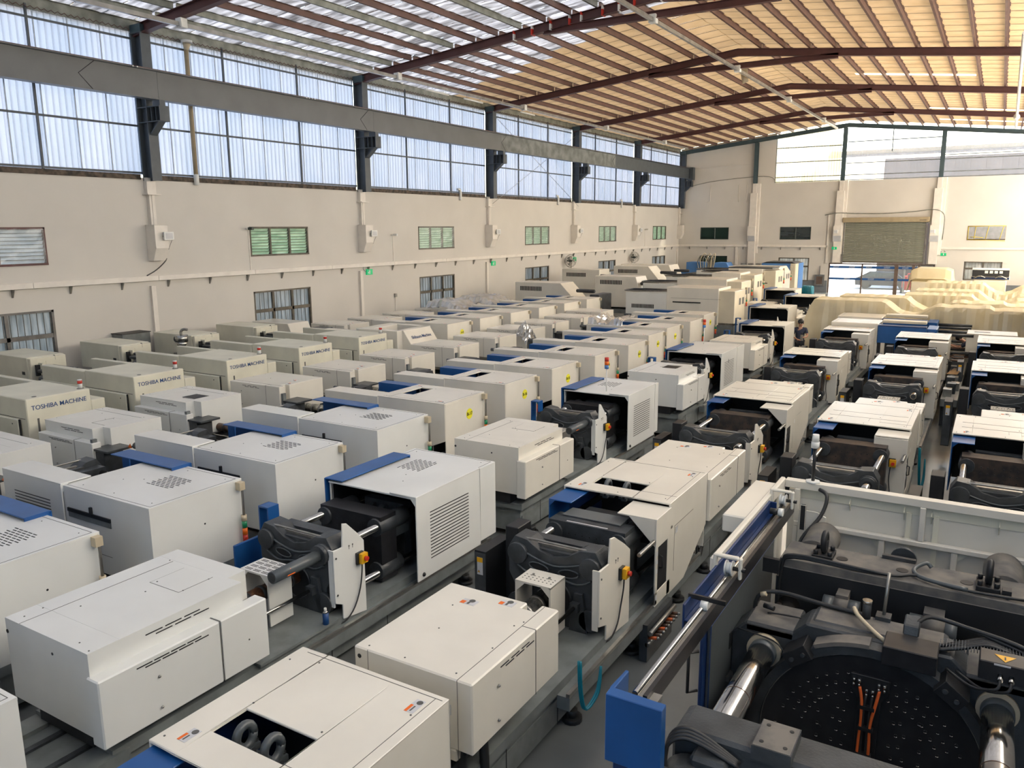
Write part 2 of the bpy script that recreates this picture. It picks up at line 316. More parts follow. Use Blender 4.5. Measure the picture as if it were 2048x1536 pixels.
# ceiling: rafters, purlins, lining sheets
ceiling = struct('ceiling')
def foil_at(x, y): return x < 13 and y < 17.6 - 0.45 * x or (x >= 13 and y < 4)
for j in range(int((YB - YF) / 1.0)):
    y0 = YF + j * 1.0
    for side in (0, 1):
        spl = 'foil'
        if side == 0:
            xs = [0, 13.02]
            xb = (17.6 - (y0 + .5)) / 0.45
            if 0 < xb < 13: xs = [0, round(xb), 13.02]
            segs = [(xs[i], xs[i + 1], foil_at((xs[i] + xs[i + 1]) / 2, y0 + .5)) for i in range(len(xs) - 1) if xs[i + 1] > xs[i]]
        else: segs = [(12.98, 26.05, y0 < 4)]
        for a, c, fo in segs:
            def rs(b, a=a, c=c, fo=fo, y0=y0):
                z0, z1 = roofz(a) + 0.2, roofz(c) + 0.2; m = 'foil' if fo else 'tan_sheet'
                if fo:
                    nx = 4 * int(c - a) + 1; vs = []; fs = []
                    for i in range(nx + 1):
                        x = a + (c - a) * i / nx
                        for q in range(4): vs.append((x, y0 + q / 3, roofz(x) + 0.2 + random.uniform(-0.035, 0.01)))
                    for i in range(nx):
                        for q in range(3): fs.append((i * 4 + q, i * 4 + q + 1, (i + 1) * 4 + q + 1, (i + 1) * 4 + q))
                    b.add(vs, fs, m)
                    b.add([(a, y0 - .025, z0 + .0), (c, y0 - .025, z1 + .0), (c, y0 + .025, z1 + .0), (a, y0 + .025, z0 + .0)], [(0, 1, 2, 3)], 'lining_seam')
                else:
                    vs = []; nx = 5
                    for i in range(nx + 1):
                        x = a + (c - a) * i / nx
                        vs += [(x, y0, roofz(x) + 0.215), (x, y0 + 0.3, roofz(x) + 0.19), (x, y0 + 0.7, roofz(x) + 0.19), (x, y0 + 1, roofz(x) + 0.215)]
                    b.add(vs, [(i * 4 + q, i * 4 + q + 1, (i + 1) * 4 + q + 1, (i + 1) * 4 + q) for i in range(nx) for q in range(3)], m)
                    b.add([(a, y0 - .025, z0 + .0), (c, y0 - .025, z1 + .0), (c, y0 + .025, z1 + .0), (a, y0 + .025, z0 + .0)], [(0, 1, 2, 3)], 'lining_seam')
            # skylight strips get their daylight as emission; the sheets above stay closed
            one('lining_sheet', rs, ceiling)
def strip(x, y, L): return [(x, y, L)]
for x, y, L in ((16.6, 27.3, 5.6), (19.0, 40.2, 6.2), (19.2, 46.3, 3.4)):
    one('skylight_strip', lambda b: b.prism([(x, roofz(x) + .17), (x + 5.2, roofz(x + 5.2) + .17), (x + 5.2, roofz(x + 5.2) + .18), (x, roofz(x) + .18)], 'y', y + 0.25, y + 0.7, 'skylight'), ceiling)
def rafter(b, m):
    for s in (0, 1):
        def X(x): return x if s == 0 else 26 - x
        for a, c in ((0.05, 13.0),):
            za, zc = roofz(a), roofz(c)
            b.prism([(X(a), za - .28), (X(c), zc - .30), (X(c), zc), (X(a), za)], 'y', -0.008, 0.008, m)
            for dz0, dz1 in ((-.015, 0), (-.295, -.28)):
                b.prism([(X(a), za + dz0), (X(c), zc + dz0), (X(c), zc + dz1), (X(a), za + dz1)], 'y', -0.11, 0.11, m)
        b.prism([(X(0.05), 10.95), (X(0.95), 11.08), (X(0.95), 11.12), (X(0.05), 11.0)], 'y', -0.11, 0.11, m)
def collar(b, m):
    b.box(8.9, 17.1, -0.008, 0.008, 11.85, 12.06, m); b.box(8.9, 17.1, -0.1, 0.1, 11.84, 11.86, m); b.box(9.6, 16.4, -0.1, 0.1, 12.05, 12.07, m)
for k in range(-2, 6):
    m = 'rafter_red' if k < 5 else 'teal_steel'
    yy = k * 10 - (0.25 if k == 5 else 0)
    part('rafter', 'rafter' + m, lambda b: rafter(b, m), ceiling, (0, yy, 0))
    if k < 5: part('collar_beam', 'collar', lambda b: collar(b, m), ceiling, (0, yy, 0))
    if k < 5:
        for i in range(1, 26):
            if i == 13: continue
            z = roofz(i); zn = (i % 3 == 2 and i < 13 and k < 1) or (i == 1 and k < 1)
            mm = 'purlin_zinc' if zn else 'purlin_red'
            part('purlin', 'purlin' + mm, lambda b: (b.box(-.005, .005, 0.05, 9.95, 0, .19, mm), b.box(0, .07, 0.05, 9.95, .18, .19, mm), b.box(-.07, 0, 0.05, 9.95, 0, .01, mm)), ceiling, (i, k * 10, z + 0.005))
# red and white bands on one rafter
r10 = [o for o in ceiling.children if o.name.startswith('rafter')][3]
for i, x in enumerate((7.7, 8.45, 9.2, 9.95, 10.4, 11.2, 11.8, 12.35, 13.3, 15.0, 15.9, 16.8)):
    z = roofz(x)
    one('hazard_band', lambda b: (b.box(x - .025, x + .025, -.125, .125, z - .31, z - .10, 'red' if i % 2 else 'white_plastic'), b.box(x - .025, x + .025, -.125, .125, z - .10, z + .01, 'white_plastic' if i % 2 else 'red')), r10)
one('eave_fascia', lambda b: (b.box(-.3, -.05, YF, YB, 11.12, 11.55, 'purlin_zinc'), b.box(-.3, .03, YF, YB, 11.455, 11.49, 'purlin_zinc'), b.box(26.05, 26.4, YF, YB, 11.3, 11.7, 'purlin_zinc')), ceiling)
# columns of the left wall with brackets, crane beam, painted boxes
def column(b, m, top=11.3):
    b.box(0.02, 0.045, -.17, .17, ZS - .1, top - .25, m); b.box(0.475, 0.50, -.17, .17, ZS - .1, top - .25, m); b.box(0.045, 0.475, -.008, .008, ZS - .1, top - .25, m)
    b.box(0.0, 0.52, -.18, .18, top - .28, top - .26, m)
    b.box(0.0, 0.5, -.15, .15, top - .26, top - .02, 'teal_steel')
def bracket(b, m):
    b.box(.50, 1.12, -.01, .01, 8.42, 8.86, m)
    b.box(.05, 1.12, -.17, .17, 8.84, 8.86, m); b.box(.05, 1.12, -.17, .17, 8.40, 8.42, m); b.box(1.10, 1.12, -.17, .17, 8.40, 8.86, m)
    for x in (.68, .90): b.box(x - .008, x + .008, -.15, .15, 8.42, 8.84, m)
    b.prism([(.50, 8.05), (.52, 8.02), (.98, 8.40), (.94, 8.41)], 'y', -.12, .12, m); b.prism([(.50, 8.05), (.95, 8.40), (.50, 8.40)], 'y', -.008, .008, m)
    b.box(.72, 1.06, -.10, .10, 8.86, 9.03, m)
ntrim = 0
def trim(fn=None, **kw):
    global ntrim
    ntrim += 1; return struct('trim_%d' % ntrim, fn, **kw)
for k in range(-2, 6):
    t = trim(); t.location = (0, k * 10 - (0.25 if k == 5 else 0), 0)
    part('column', 'lcolumn', lambda b: column(b, 'column_grey'), t); part('bracket', 'lbracket', lambda b: bracket(b, 'column_grey'), t)
    part('column_casing', 'lcasing', lambda b: (b.box(0, .16, -.16, .16, 6.25, ZS, 'trim_white'), b.box(0, .30, -.24, .24, 6.22, 6.25, 'trim_white'), b.box(0, .14, -.10, .10, 5.28, 6.22, 'trim_white'), b.box(.14, .16, -.02, .04, 5.28, 6.22, 'trim_white')), t)
    part('column_foot_box', 'lfoot', lambda b: (b.prism([(0, 4.15), (.28, 4.15), (.46, 4.55), (.46, 5.28), (0, 5.28)], 'y', -.24, .24, 'trim_white'), b.box(0, .48, -.26, .26, 5.27, 5.285, 'seam')), t, bevel=.008)
    part('downpipe_duct', 'lduct', lambda b: b.box(0, .10, -.28, -.12, 1.0, 3.35, 'trim_white'), t)
def crane_beam(b, y0, y1, m):
    b.box(.89, .905, y0, y1, 9.05, 9.86, m); b.box(.74, 1.06, y0, y1, 9.03, 9.05, m); b.box(.74, 1.06, y0, y1, 9.86, 9.885, m); b.box(.86, .94, y0, y1, 9.885, 9.93, 'rafter_red')
t = trim()
for y0, y1, m in ((YF, 0.0, 'beam_grey'), (0, 10, 'beam_grey'), (10, 20, 'beam_grey'), (20, 34.5, 'beam_pale'), (34.5, 49.7, 'column_grey')):
    one('crane_beam', lambda b: crane_beam(b, y0 + .004, y1 - .004, m), t)
for y in (-2.5, 9.2, 20.0, 34.0):
    one('splice_seam', lambda b: b.tube([(.906, y + .5, 9.86), (.906, y, 9.46), (.906, y + .4, 9.06)], .012, 'black', n=4), t)
for y, n in ((-0.9, 2), (6.1, 4), (14.0, 2), (21.0, 3)):
    for i in range(n): part('bolt', 'cbolt', lambda b: b.cyl((0, 0, 0), (0.03, 0, 0), .02, 'white_plastic', 8), t, (1.06, y + i * .14, 9.875))
one('crane_beam_end', lambda b: b.box(.7, 1.25, 49.4, 49.9, 8.95, 9.95, 'column_grey'), t)
# cable trunking on both walls with brackets
t = trim()
for y in range(int(YF), 50, 4): part('trunking_length', 'trk', lambda b: b.box(0, .12, .004, 3.996, 3.51, 3.67, 'trim_white'), t, (0, y, 0), bevel=.006)
for y in range(-12, 30): part('trunking_bracket', 'trkb', lambda b: b.prism([(0, 3.28), (.03, 3.28), (.13, 3.51), (0, 3.51)], 'y', -.02, .02, 'steel'), t, (0, y * 1.65 + .4, 0))
t = trim()
for x0, x1 in ((0, 4), (4, 8), (8, 12.05), (19.6, 23), (23, 26)): one('trunking_length', lambda b: b.box(x0 + .004, x1 - .004, YB - .12, YB, 3.51 if x0 < 15 else 3.42, 3.67 if x0 < 15 else 3.58, 'trim_white'), t, bevel=.006)
for i in range(8): part('trunking_bracket', 'trkb2', lambda b: b.box(-.02, .02, YB - .12, YB, 3.3, 3.51, 'steel'), t, (1 + i * 1.5, 0, 0))
one('trunking_drop', lambda b: b.box(11.95, 12.08, YB - .12, YB, 2.3, 6.0, 'trim_white'), t)
one('trunking_drop', lambda b: b.box(4.9, 5.1, YB - .12, YB, 1.6, 3.5, 'trim_white'), t)
one('sagging_cable', lambda b: b.tube([(0.6, YB - .06, 8.35), (2.5, YB - .06, 8.75), (5.5, YB - .06, 9.0), (7.3, YB - .06, 9.0), (7.75, YB - .06, 8.7), (7.8, YB - .06, 8.5)], .02, 'purlin_zinc', sub=3), t)
for x in (2.6, 4.95, 5.6): one('wall_conduit', lambda b: b.tube([(x, YB - .03, 8.45), (x, YB - .03, 7.2), (x - .3 * (x < 3), YB - .03, 7.1)], .022, 'trim_white'), t)
# back wall columns
for x, zt, m in ((6.27, roofz(6.27), 'teal_steel'), (12.8, roofz(12.8), 'teal_steel'), (19.4, roofz(19.4), 'teal_steel')):
    t = trim()
    one('column', lambda b: (b.box(x - .14, x + .14, YB - .34, YB - .32, 8.5, zt - .3, m), b.box(x - .14, x + .14, YB - .06, YB - .04, 8.5, zt - .3, m), b.box(x - .008, x + .008, YB - .32, YB - .06, 8.5, zt - .3, m)), t)
    one('column_casing', lambda b: (b.box(x - .18, x + .14, YB - .2, YB, 7.75, 8.5, 'trim_white'), b.box(x - .32, x + .22, YB - .3, YB, 5.15, 7.75, 'trim_white'), b.box(x + .10, x + .42, YB - .18, YB, 3.0, 8.5, 'trim_white')), t, bevel=.01)
    one('column_foot_box', lambda b: (b.prism([(YB, 3.95), (YB - .3, 3.95), (YB - .46, 4.4), (YB - .46, 5.15), (YB, 5.15)], 'x', x - .38, x + .24, 'trim_white')), t, bevel=.01)
    one('column_foot_panel', lambda b: b.add([(x - .33, YB - .315, 3.97), (x + .19, YB - .315, 3.97), (x + .19, YB - .468, 4.39), (x - .33, YB - .468, 4.39)], [(0, 1, 2, 3)], 'sticker'), t)
    one('column_lower', lambda b: b.box(x - .32, x + .22, YB - .28, YB, 2.35 if x > 12 else 0, 3.95, 'trim_white'), t)

# wall windows
def louvre_window(par, y0, y1, z0, z1, pane_m, n=3, frame='frame_brown', ns=9, axis='x', c=0.0, dark=False):
    def T(a0, a1, t0, t1, z0_, z1_, b, m):
        if axis == 'x': b.box(c + t0, c + t1, a0, a1, z0_, z1_, m)
        else: b.box(a0, a1, c - t0, c - t1, z0_, z1_, m)
    one('window_frame', lambda b: (T(y0, y1, -.12, .02, z1 - .06, z1, b, frame), T(y0, y1, -.12, .03, z0, z0 + .06, b, frame), T(y0, y0 + .05, -.12, .02, z0, z1, b, frame), T(y1 - .05, y1, -.12, .02, z0, z1, b, frame),
        [T(y0 + (y1 - y0) * i / n - .035, y0 + (y1 - y0) * i / n + .035, -.10, .01, z0, z1, b, frame) for i in range(1, n)]), par)
    for i in range(n):
        a0 = y0 + (y1 - y0) * i / n + .04; a1 = y0 + (y1 - y0) * (i + 1) / n - .04
        h = (z1 - z0 - .12) / ns
        for q in range(ns):
            zz = z0 + .06 + q * h
            if axis == 'x': f = lambda b: b.add([(c - .10, a0, zz), (c - .10, a1, zz), (c - .03, a1, zz + h * 1.12), (c - .03, a0, zz + h * 1.12), (c - .106, a0, zz), (c - .106, a1, zz), (c - .036, a1, zz + h * 1.12), (c - .036, a0, zz + h * 1.12)], [(0, 1, 2, 3), (4, 5, 6, 7), (0, 1, 5, 4), (2, 3, 7, 6)], pane_m).box(c - .03, c - .02, a0, a1, zz + h * .94, zz + h * 1.06, 'seam')
            else: f = lambda b: b.add([(a0, c + .10, zz), (a1, c + .10, zz), (a1, c + .03, zz + h * 1.12), (a0, c + .03, zz + h * 1.12), (a0, c + .106, zz), (a1, c + .106, zz), (a1, c + .036, zz + h * 1.12), (a0, c + .036, zz + h * 1.12)], [(0, 1, 2, 3), (4, 5, 6, 7), (0, 1, 5, 4), (2, 3, 7, 6)], pane_m)
            one('slat', f, par)
def barred_window(par, y0, y1, z0, z1, pane_m, n=3, frame='frame_brown', bars=15, axis='x', c=0.0):
    def T(a0, a1, t0, t1, z0_, z1_, b, m):
        if axis == 'x': b.box(c + t0, c + t1, a0, a1, z0_, z1_, m)
        else: b.box(a0, a1, c - t0, c - t1, z0_, z1_, m)
    zm = z1 - (z1 - z0) * 0.36
    one('window_frame', lambda b: (T(y0, y1, -.14, .0, z1 - .06, z1, b, frame), T(y0, y1, -.14, .02, z0, z0 + .07, b, frame), T(y0, y0 + .07, -.14, .0, z0, z1, b, frame), T(y1 - .07, y1, -.14, .0, z0, z1, b, frame), T(y0, y1, -.12, -.02, zm - .08, zm + .04, b, frame),
        [T(y0 + (y1 - y0) * i / n - .05, y0 + (y1 - y0) * i / n + .05, -.12, -.02, z0, z1, b, frame) for i in range(1, n)]), par)
    for i in range(n):
        a0 = y0 + (y1 - y0) * i / n + .05; a1 = y0 + (y1 - y0) * (i + 1) / n - .05
        for b0, b1 in ((z0 + .07, zm - .08), (zm + .04, z1 - .06)): one('pane', lambda b: T(a0, a1, -.10, -.095, b0, b1, b, pane_m), par)
    for i in range(bars):
        a = y0 + (y1 - y0) * (i + .5) / bars; one('security_bar', lambda b: T(a - .008, a + .008, -.06, -.045, z0, z1, b, 'frame_brown'), par)
for i, (a, c) in enumerate(UPW):
    w = struct('window_%d' % (nwin + 1)); nwin += 1
    louvre_window(w, a, c, ZU0, ZU1, 'louvre_white' if i in (0,) else 'louvre_green', 2 if i == 0 else 3, frame='rafter_red' if i == 0 else 'frame_brown')
    if i in (0, 2, 3, 4):
        def wrap(b, a=a, c=c):
            nx, nz = 14, 6; vs = []
            for q in range(nx + 1):
                for r in range(nz + 1): vs.append((.012 + random.uniform(0, .03), a + .04 + (c - a - .08) * q / nx, ZU0 + .04 + (ZU1 - ZU0 - .08) * r / nz))
            b.add(vs, [(q * (nz + 1) + r, (q + 1) * (nz + 1) + r, (q + 1) * (nz + 1) + r + 1, q * (nz + 1) + r + 1) for q in range(nx) for r in range(nz)], 'film_window')
        one('plastic_film', wrap, w)
    w = struct('window_%d' % (nwin + 1)); nwin += 1
    barred_window(w, a, c, ZL0, ZL1, 'frosted', 2 if i == 0 else 3, frame='frame_steel' if i == 0 else 'frame_brown', bars=14)
for i, (a, c) in enumerate(BW):
    w = struct('window_%d' % (nwin + 1)); nwin += 1
    louvre_window(w, a, c, 4.1, 5.08, 'louvre_dark' if i == 0 else 'dark_glass' if i == 1 else 'film_clear', 2, frame='frame_dark' if i < 2 else 'wood', ns=7, axis='y', c=YB)
    z0, z1 = ((1.35, 2.76), (.87, 2.68), (1.25, 2.56))[i]
    w2 = struct('window_%d' % (nwin + 1)); nwin += 1
    if i == 0: louvre_window(w2, 1.9, 4.22, z0, z1, 'louvre_dark', 2, frame='frame_dark', ns=8, axis='y', c=YB)
    else: barred_window(w2, BW[i][0], BW[i][1], z0, z1, 'frosted', 2, bars=12, axis='y', c=YB)
    if i == 2:
        one('plastic_film', lambda b: b.box(a + .02, c - .02, YB - .03, YB - .025, 4.08, 5.05, 'film_clear'), w)
        for (p, q) in (((a + .05, 4.1), (a + .05, 5.0)), ((a + .45, 4.15), (a + .5, 5.05)), ((a + 1.15, 4.15), (a + 1.3, 5.05)), ((a + 2.0, 4.1), (a + 2.2, 5.05)), ((a, 4.1), (c, 4.02)), ((a + .2, 4.3), (a + 1.0, 4.25)), ((a, 5.02), (c, 5.06))):
            one('yellow_tape', lambda b: b.tube([(p[0], YB - .035, p[1]), ((p[0] + q[0]) / 2, YB - .04, (p[1] + q[1]) / 2 + .02), (q[0], YB - .035, q[1])], .022, 'tape_yellow', n=4), w)
# roller shutter (door_1) and the glass front (door_2)
d1 = struct('door_1')
one('shutter_box', lambda b: b.box(13.05, 18.95, YB - .42, YB - .05, 5.38, 5.74, 'beige_beam'), d1, bevel=.02)
for i in range(31): part('slat', 'shslat', lambda b: b.prism([(0, 0), (-.035, .02), (-.035, .065), (0, .094)], 'x', 13.2, 18.72, 'shutter_green'), d1, (0, YB - .14, 2.46 + i * .0945))
one('bottom_bar', lambda b: b.box(13.2, 18.72, YB - .18, YB - .12, 2.36, 2.46, 'frame_brown'), d1)
for x in (13.12, 18.76): one('guide_rail', lambda b: b.box(x, x + .09, YB - .22, YB - .05, 2.3, 5.4, 'frame_steel'), d1)
one('shutter_motor', lambda b: (b.cyl((18.55, YB - .3, 5.45), (18.95, YB - .3, 5.45), .10, 'black', 12), b.box(18.3, 18.75, YB - .45, YB - .42, 5.50, 5.53, 'black')), d1)
one('shutter_cable', lambda b: b.tube([(11.7, YB - .1, 5.95), (12.6, YB - .35, 6.1), (14, YB - .12, 6.05), (16, YB - .12, 6.02), (18, YB - .12, 6.15), (19.2, YB - .4, 6.25), (19.75, YB - .2, 6.0), (19.9, YB - .1, 5.4), (19.85, YB - .1, 4.1)], .03, 'purlin_zinc', sub=4), d1)
d2 = struct('door_2')
one('door_frame', lambda b: (b.box(12.2, 19.55, YB, YB + .1, 2.22, 2.32, 'door_brown'), [b.box(x - w_, x + w_, YB, YB + .1, 0, 2.25, 'door_brown') for x, w_ in ((12.24, .05), (14.62, .05), (17.0, .13), (18.15, .1), (18.5, .07), (19.5, .06))]), d2)
for a, c in ((12.29, 14.57), (14.67, 16.87), (17.13, 18.05), (18.25, 18.43), (18.57, 19.44)):
    one('pane', lambda b: b.box(a, c, YB + .04, YB + .05, .05, 2.22, 'glass'), d2)
    one('blue_band', lambda b: b.box(a, c, YB + .034, YB + .038, 1.93, 2.10, 'blue_paint'), d2); one('blue_band', lambda b: b.box(a, c, YB + .034, YB + .038, 1.05, 1.2, 'blue_paint'), d2)
for i, x in enumerate((12.75, 13.9, 15.1, 16.35, 17.6, 18.95)): lettering('toyo', 'OYOT', .15, 'white_plastic', d2, (x, YB + .03, 2.01), (pi / 2, 0, 0))
for i, x in enumerate((13.6, 15.3, 16.5)): lettering('toyo', 'OYOT', .15, 'white_plastic', d2, (x, YB + .03, 1.12), (pi / 2, 0, 0))

# ================================================================ OUTSIDE
struct('ground_outside', lambda b: b.box(-40, 70, YB + .3, 120, -0.2, -0.02, 'concrete_out'))
struct('ground_beside', lambda b: (b.box(-60, -0.3, -60, YB + .3, -0.2, -0.02, 'concrete_out'), b.box(26.3, 80, -60, YB + .3, -.2, -.02, 'concrete_out')))
nb = thing('neighbour_building', 'brown corrugated building outside behind the clear gable sheets', 'building', (0, 62, 0))
one('wall', lambda b: [b.box(14.2 + i * .5, 14.70 + i * .5, 0, .1 + .05 * (i % 2), 0, 10.85, 'brown_wall') for i in range(60)], nb, kind='stuff')
one('gutter_beam', lambda b: (b.box(11.2, 40, -8.8, -8.5, 10.62, 10.92, 'beige_beam'), b.box(11.1, 40, -8.9, -8.45, 10.45, 10.6, 'frame_steel')), nb)
one('railing', lambda b: (b.box(8.0, 11.2, -10, -9.95, 9.25, 9.3, 'beam_pale'), [b.box(8.0 + i * .3, 8.04 + i * .3, -10, -9.95, 8.0, 9.3, 'beam_pale') for i in range(11)], b.box(7.8, 11.4, -10.2, -5, 7.9, 8.0, 'frame_steel')), nb)
car = thing('car', 'dark car parked outside beyond the glass doors', 'car', (15.6, 56.5, 0))
one('car_body', lambda b: (b.prism([(-2.2, .3), (2.2, .3), (2.25, .75), (1.4, .95), (.8, 1.42), (-1.1, 1.45), (-1.9, 1.0), (-2.25, .85)], 'y', -.85, .85, 'car_dark')), car, bevel=.05)
one('car_window', lambda b: b.prism([(1.2, .98), (.72, 1.36), (-1.0, 1.38), (-1.6, 1.02)], 'y', -.87, .87, 'dark_glass'), car)
for x in (-1.4, 1.4):
    for s in (-1, 1): one('wheel', lambda b: b.cyl((x, s * .7, .32), (x, s * .88, .32), .32, 'rubber', 18), car)
fl = thing('forklift', 'red forklift truck outside behind the right glass door leaf', 'forklift', (17.75, 52.3, 0))
one('body', lambda b: (b.box(-.5, .5, -.2, 1.6, .25, 1.0, 'car_red'), b.box(-.5, .5, .8, 1.7, 1.0, 1.25, 'car_red'), b.box(-.2, .3, .3, .8, 1.0, 1.5, 'black')), fl, bevel=.06)
one('roll_cage', lambda b: [b.tube([(x, -.1, 1.0), (x, .1, 2.05), (x, 1.4, 2.05), (x, 1.6, 1.0)], .03, 'black') for x in (-.45, .45)] + [b.box(-.45, .45, .1 + i * .25, .14 + i * .25, 2.04, 2.08, 'black') for i in range(6)], fl)
one('mast', lambda b: [b.box(x, x + .1, -.5, -.38, .05, 2.0, 'steel') for x in (-.4, .3)], fl)
for x in (-.5, .5):
    for y in (0, 1.3): one('wheel', lambda b: b.cyl((x - .08, y, .25), (x + .08, y, .25), .25, 'rubber', 14), fl)

# ================================================================ MACHINES
# local frame: +y from the injection end to the clamp end, +x to the operator side, width w
def slots(b, rows, cols, x0, y0, dx, dy, L, wd, z, m='black', skew=0.0, vert=None):
    for r in range(rows):
        for c in range(cols):
            x = x0 + r * dx; y = y0 + c * dy + (r % 2) * skew
            b.box(x, x + wd, y, y + L, z, z + .003, m)
def platen_poly(w, z0=.62, zt=1.62):
    return [(.16, z0), (w - .2, z0), (w - .17, z0 + .38), (w - .06, z0 + .55), (w - .06, zt - .13), (w - .14, zt), (w - .32, zt - .02), (w - .48, zt - .12), (w / 2 - .02, zt - .16), (.44, zt - .12), (.28, zt - .02), (.12, zt), (.04, zt - .13), (.04, z0 + .55), (.13, z0 + .38)]
def estop(b, x, y, z):
    b.box(x, x + .035, y - .06, y + .05, z - .07, z + .07, 'black'); b.box(x + .035, x + .085, y - .035, y + .065, z - .06, z + .06, 'yellow'); b.cyl((x + .085, y + .02, z), (x + .12, y + .02, z), .028, 'red', 12)
def tri(b, x, y, z, s, axis='x', inner=True):
    """warning triangle on a face whose normal is +x / +y / +z"""
    for k, (sc, m) in enumerate(((1.0, 'black'), (.82, 'yellow'))):
        d = .002 + .001 * k; q = [(-s * sc, -s * .58 * sc), (s * sc, -s * .58 * sc), (0, s * 1.15 * sc)]
        if axis == 'x': b.add([(x + d, y + a, z + c) for a, c in q], [(0, 1, 2)], m)
        elif axis == '-y': b.add([(x + a, y - d, z + c) for a, c in q], [(0, 1, 2)], m)
        elif axis == 'y': b.add([(x + a, y + d, z + c) for a, c in q], [(0, 1, 2)], m)
    d = .004
    if axis == 'x': b.box(x + d, x + d + .001, y - s * .12, y + s * .12, z - s * .35, z + s * .55, 'black')
    elif axis == '-y': b.box(x - s * .12, x + s * .12, y - d - .001, y - d, z - s * .35, z + s * .55, 'black')
    else: b.box(x - s * .12, x + s * .12, y + d, y + d + .001, z - s * .35, z + s * .55, 'black')
def sticker(b, x0, x1, y0, y1, z, m2='orange'):
    b.box(x0, x1, y0, y1, z, z + .002, 'sticker'); b.box(x0, x0 + (x1 - x0) * .3, y0, y1 - (y1 - y0) * .45, z + .002, z + .003, m2)
    b.cyl(((x0 + x1) / 2 + (x1 - x0) * .1, y1 - (y1 - y0) * .2, z + .002), ((x0 + x1) / 2 + (x1 - x0) * .1, y1 - (y1 - y0) * .2, z + .003), min(x1 - x0, y1 - y0) * .32, 'seam', 10)
    b.box(x0 + (x1 - x0) * .45, x0 + (x1 - x0) * .6, y0 + (y1 - y0) * .1, y0 + (y1 - y0) * .5, z + .002, z + .003, 'seam')

def bed(b, w, L, i0):
    b.box(.22, w - .25, i0 + .25, L - .1, .12, .55, 'bed_grey'); b.box(.12, w - .16, i0 + .15, L, .55, .66, 'bed_grey')
    b.box(w - .16, w - .02, i0 + 1.75, L - .1, .42, .56, 'bed_grey'); b.box(w - .06, w - .02, i0 + 1.75, L - .1, .56, .60, 'steel')
    b.box(w - .25, w - .235, i0 + .3, L - .15, .14, .40, 'bed_grey')
    for q in range(max(1, int(L - i0 - 1.2))): b.box(w - .234, w - .23, i0 + .9 + q * 1.0, i0 + .91 + q * 1.0, .12, .55, 'black')
    for q in range(4): b.box(.3, w - .3, i0 + .35 + q * .35, i0 + .42 + q * .35, .66, .70, 'dark_cast')
    b.box(.30, w - .35, i0 + .1, i0 + 1.7, .66, .84, 'black')
def foot(b): b.cyl((0, 0, 0), (0, 0, .05), .11, 'rubber', 12); b.cyl((0, 0, .05), (0, 0, .13), .06, 'rubber', 10)

def injA(b, m, y0, y1, w):       # stepped cover with a service box on the operator side
    b.box(.06, w - .14, y0 + .02, y1 - .08, .86, 1.65, m); b.box(.06, w - .34, y1 - .08, y1 + .14, .95, 1.65, m)
    b.box(.055, w - .14, y0 + .31 - .0, y0 + .312, 1.0, 1.652, m)
def injA_trim(b, m, y0, y1, w):
    b.box(.30, .304, y0 + .02, y1 - .1, 1.65, 1.6525, 'seam')
    b.add([(.55, y1 - .55, 1.6525), (.55, y1 - .15, 1.6525), (.554, y1 - .15, 1.6525), (.554, y1 - .55, 1.6525)], [(0, 1, 2, 3)], 'seam')
    b.box(.55, 1.0, y1 - .55, y1 - .547, 1.65, 1.6525, 'seam'); b.box(.997, 1.0, y1 - .55, y1 - .15, 1.65, 1.6525, 'seam')
    for q in range(3): b.box(w - .14, w - .137, y0 + .55 + q * .2, y0 + .72 + q * .2, 1.57, 1.58, 'black'); b.box(w - .14, w - .137, y0 + .65 + q * .2, y0 + .82 + q * .2, 1.54, 1.55, 'black')
def injbox(b, m, y0, y1, w):
    b.box(w - .17, w + .0, y0, y0 + (y1 - y0) * .72, .81, 1.44, m); b.box(w - .17, w + .0, y0 + (y1 - y0) * .72 + .006, y1 + .1, .81, 1.44, m)
def injbox_trim(b, y0, y1, w):
    for q in range(4): b.box(w, w + .003, y0 + .35 + q * .17, y0 + .50 + q * .17, 1.385, 1.395, 'black'); b.box(w, w + .003, y0 + .43 + q * .17, y0 + .58 + q * .17, 1.36, 1.37, 'black')
    for z in (1.22, .92): b.sphere((w + .01, y0 + .55, z), .014, 'steel', 8)
    b.box(w - .001, w + .002, y0 + (y1 - y0) * .72, y0 + (y1 - y0) * .72 + .006, .81, 1.44, 'black'); b.box(w - .17, w, y0 + (y1 - y0) * .72, y0 + (y1 - y0) * .72 + .006, 1.438, 1.442, 'black')
    b.sphere((w, y1 - .15, 1.1), .01, 'seam', 6); b.box(w - .16, w - .155, y0 + .05, y1, 1.44, 1.4425, 'seam')
def injB(b, m, y0, y1, w):       # plain box cover with a corner notch
    x0 = .30 if w > 1.46 else .06
    b.prism([(x0, y0), (w + .02, y0), (w + .02, y1 + .02), (w - .16, y1 + .02), (w - .16, y1 - .12), (w - .3, y1 - .12), (w - .3, y1), (x0, y1)], 'z', 1.03, 1.65, m)
    b.box(x0 + .02, w - .14, y0, y1 - .1, .92, 1.03, m)
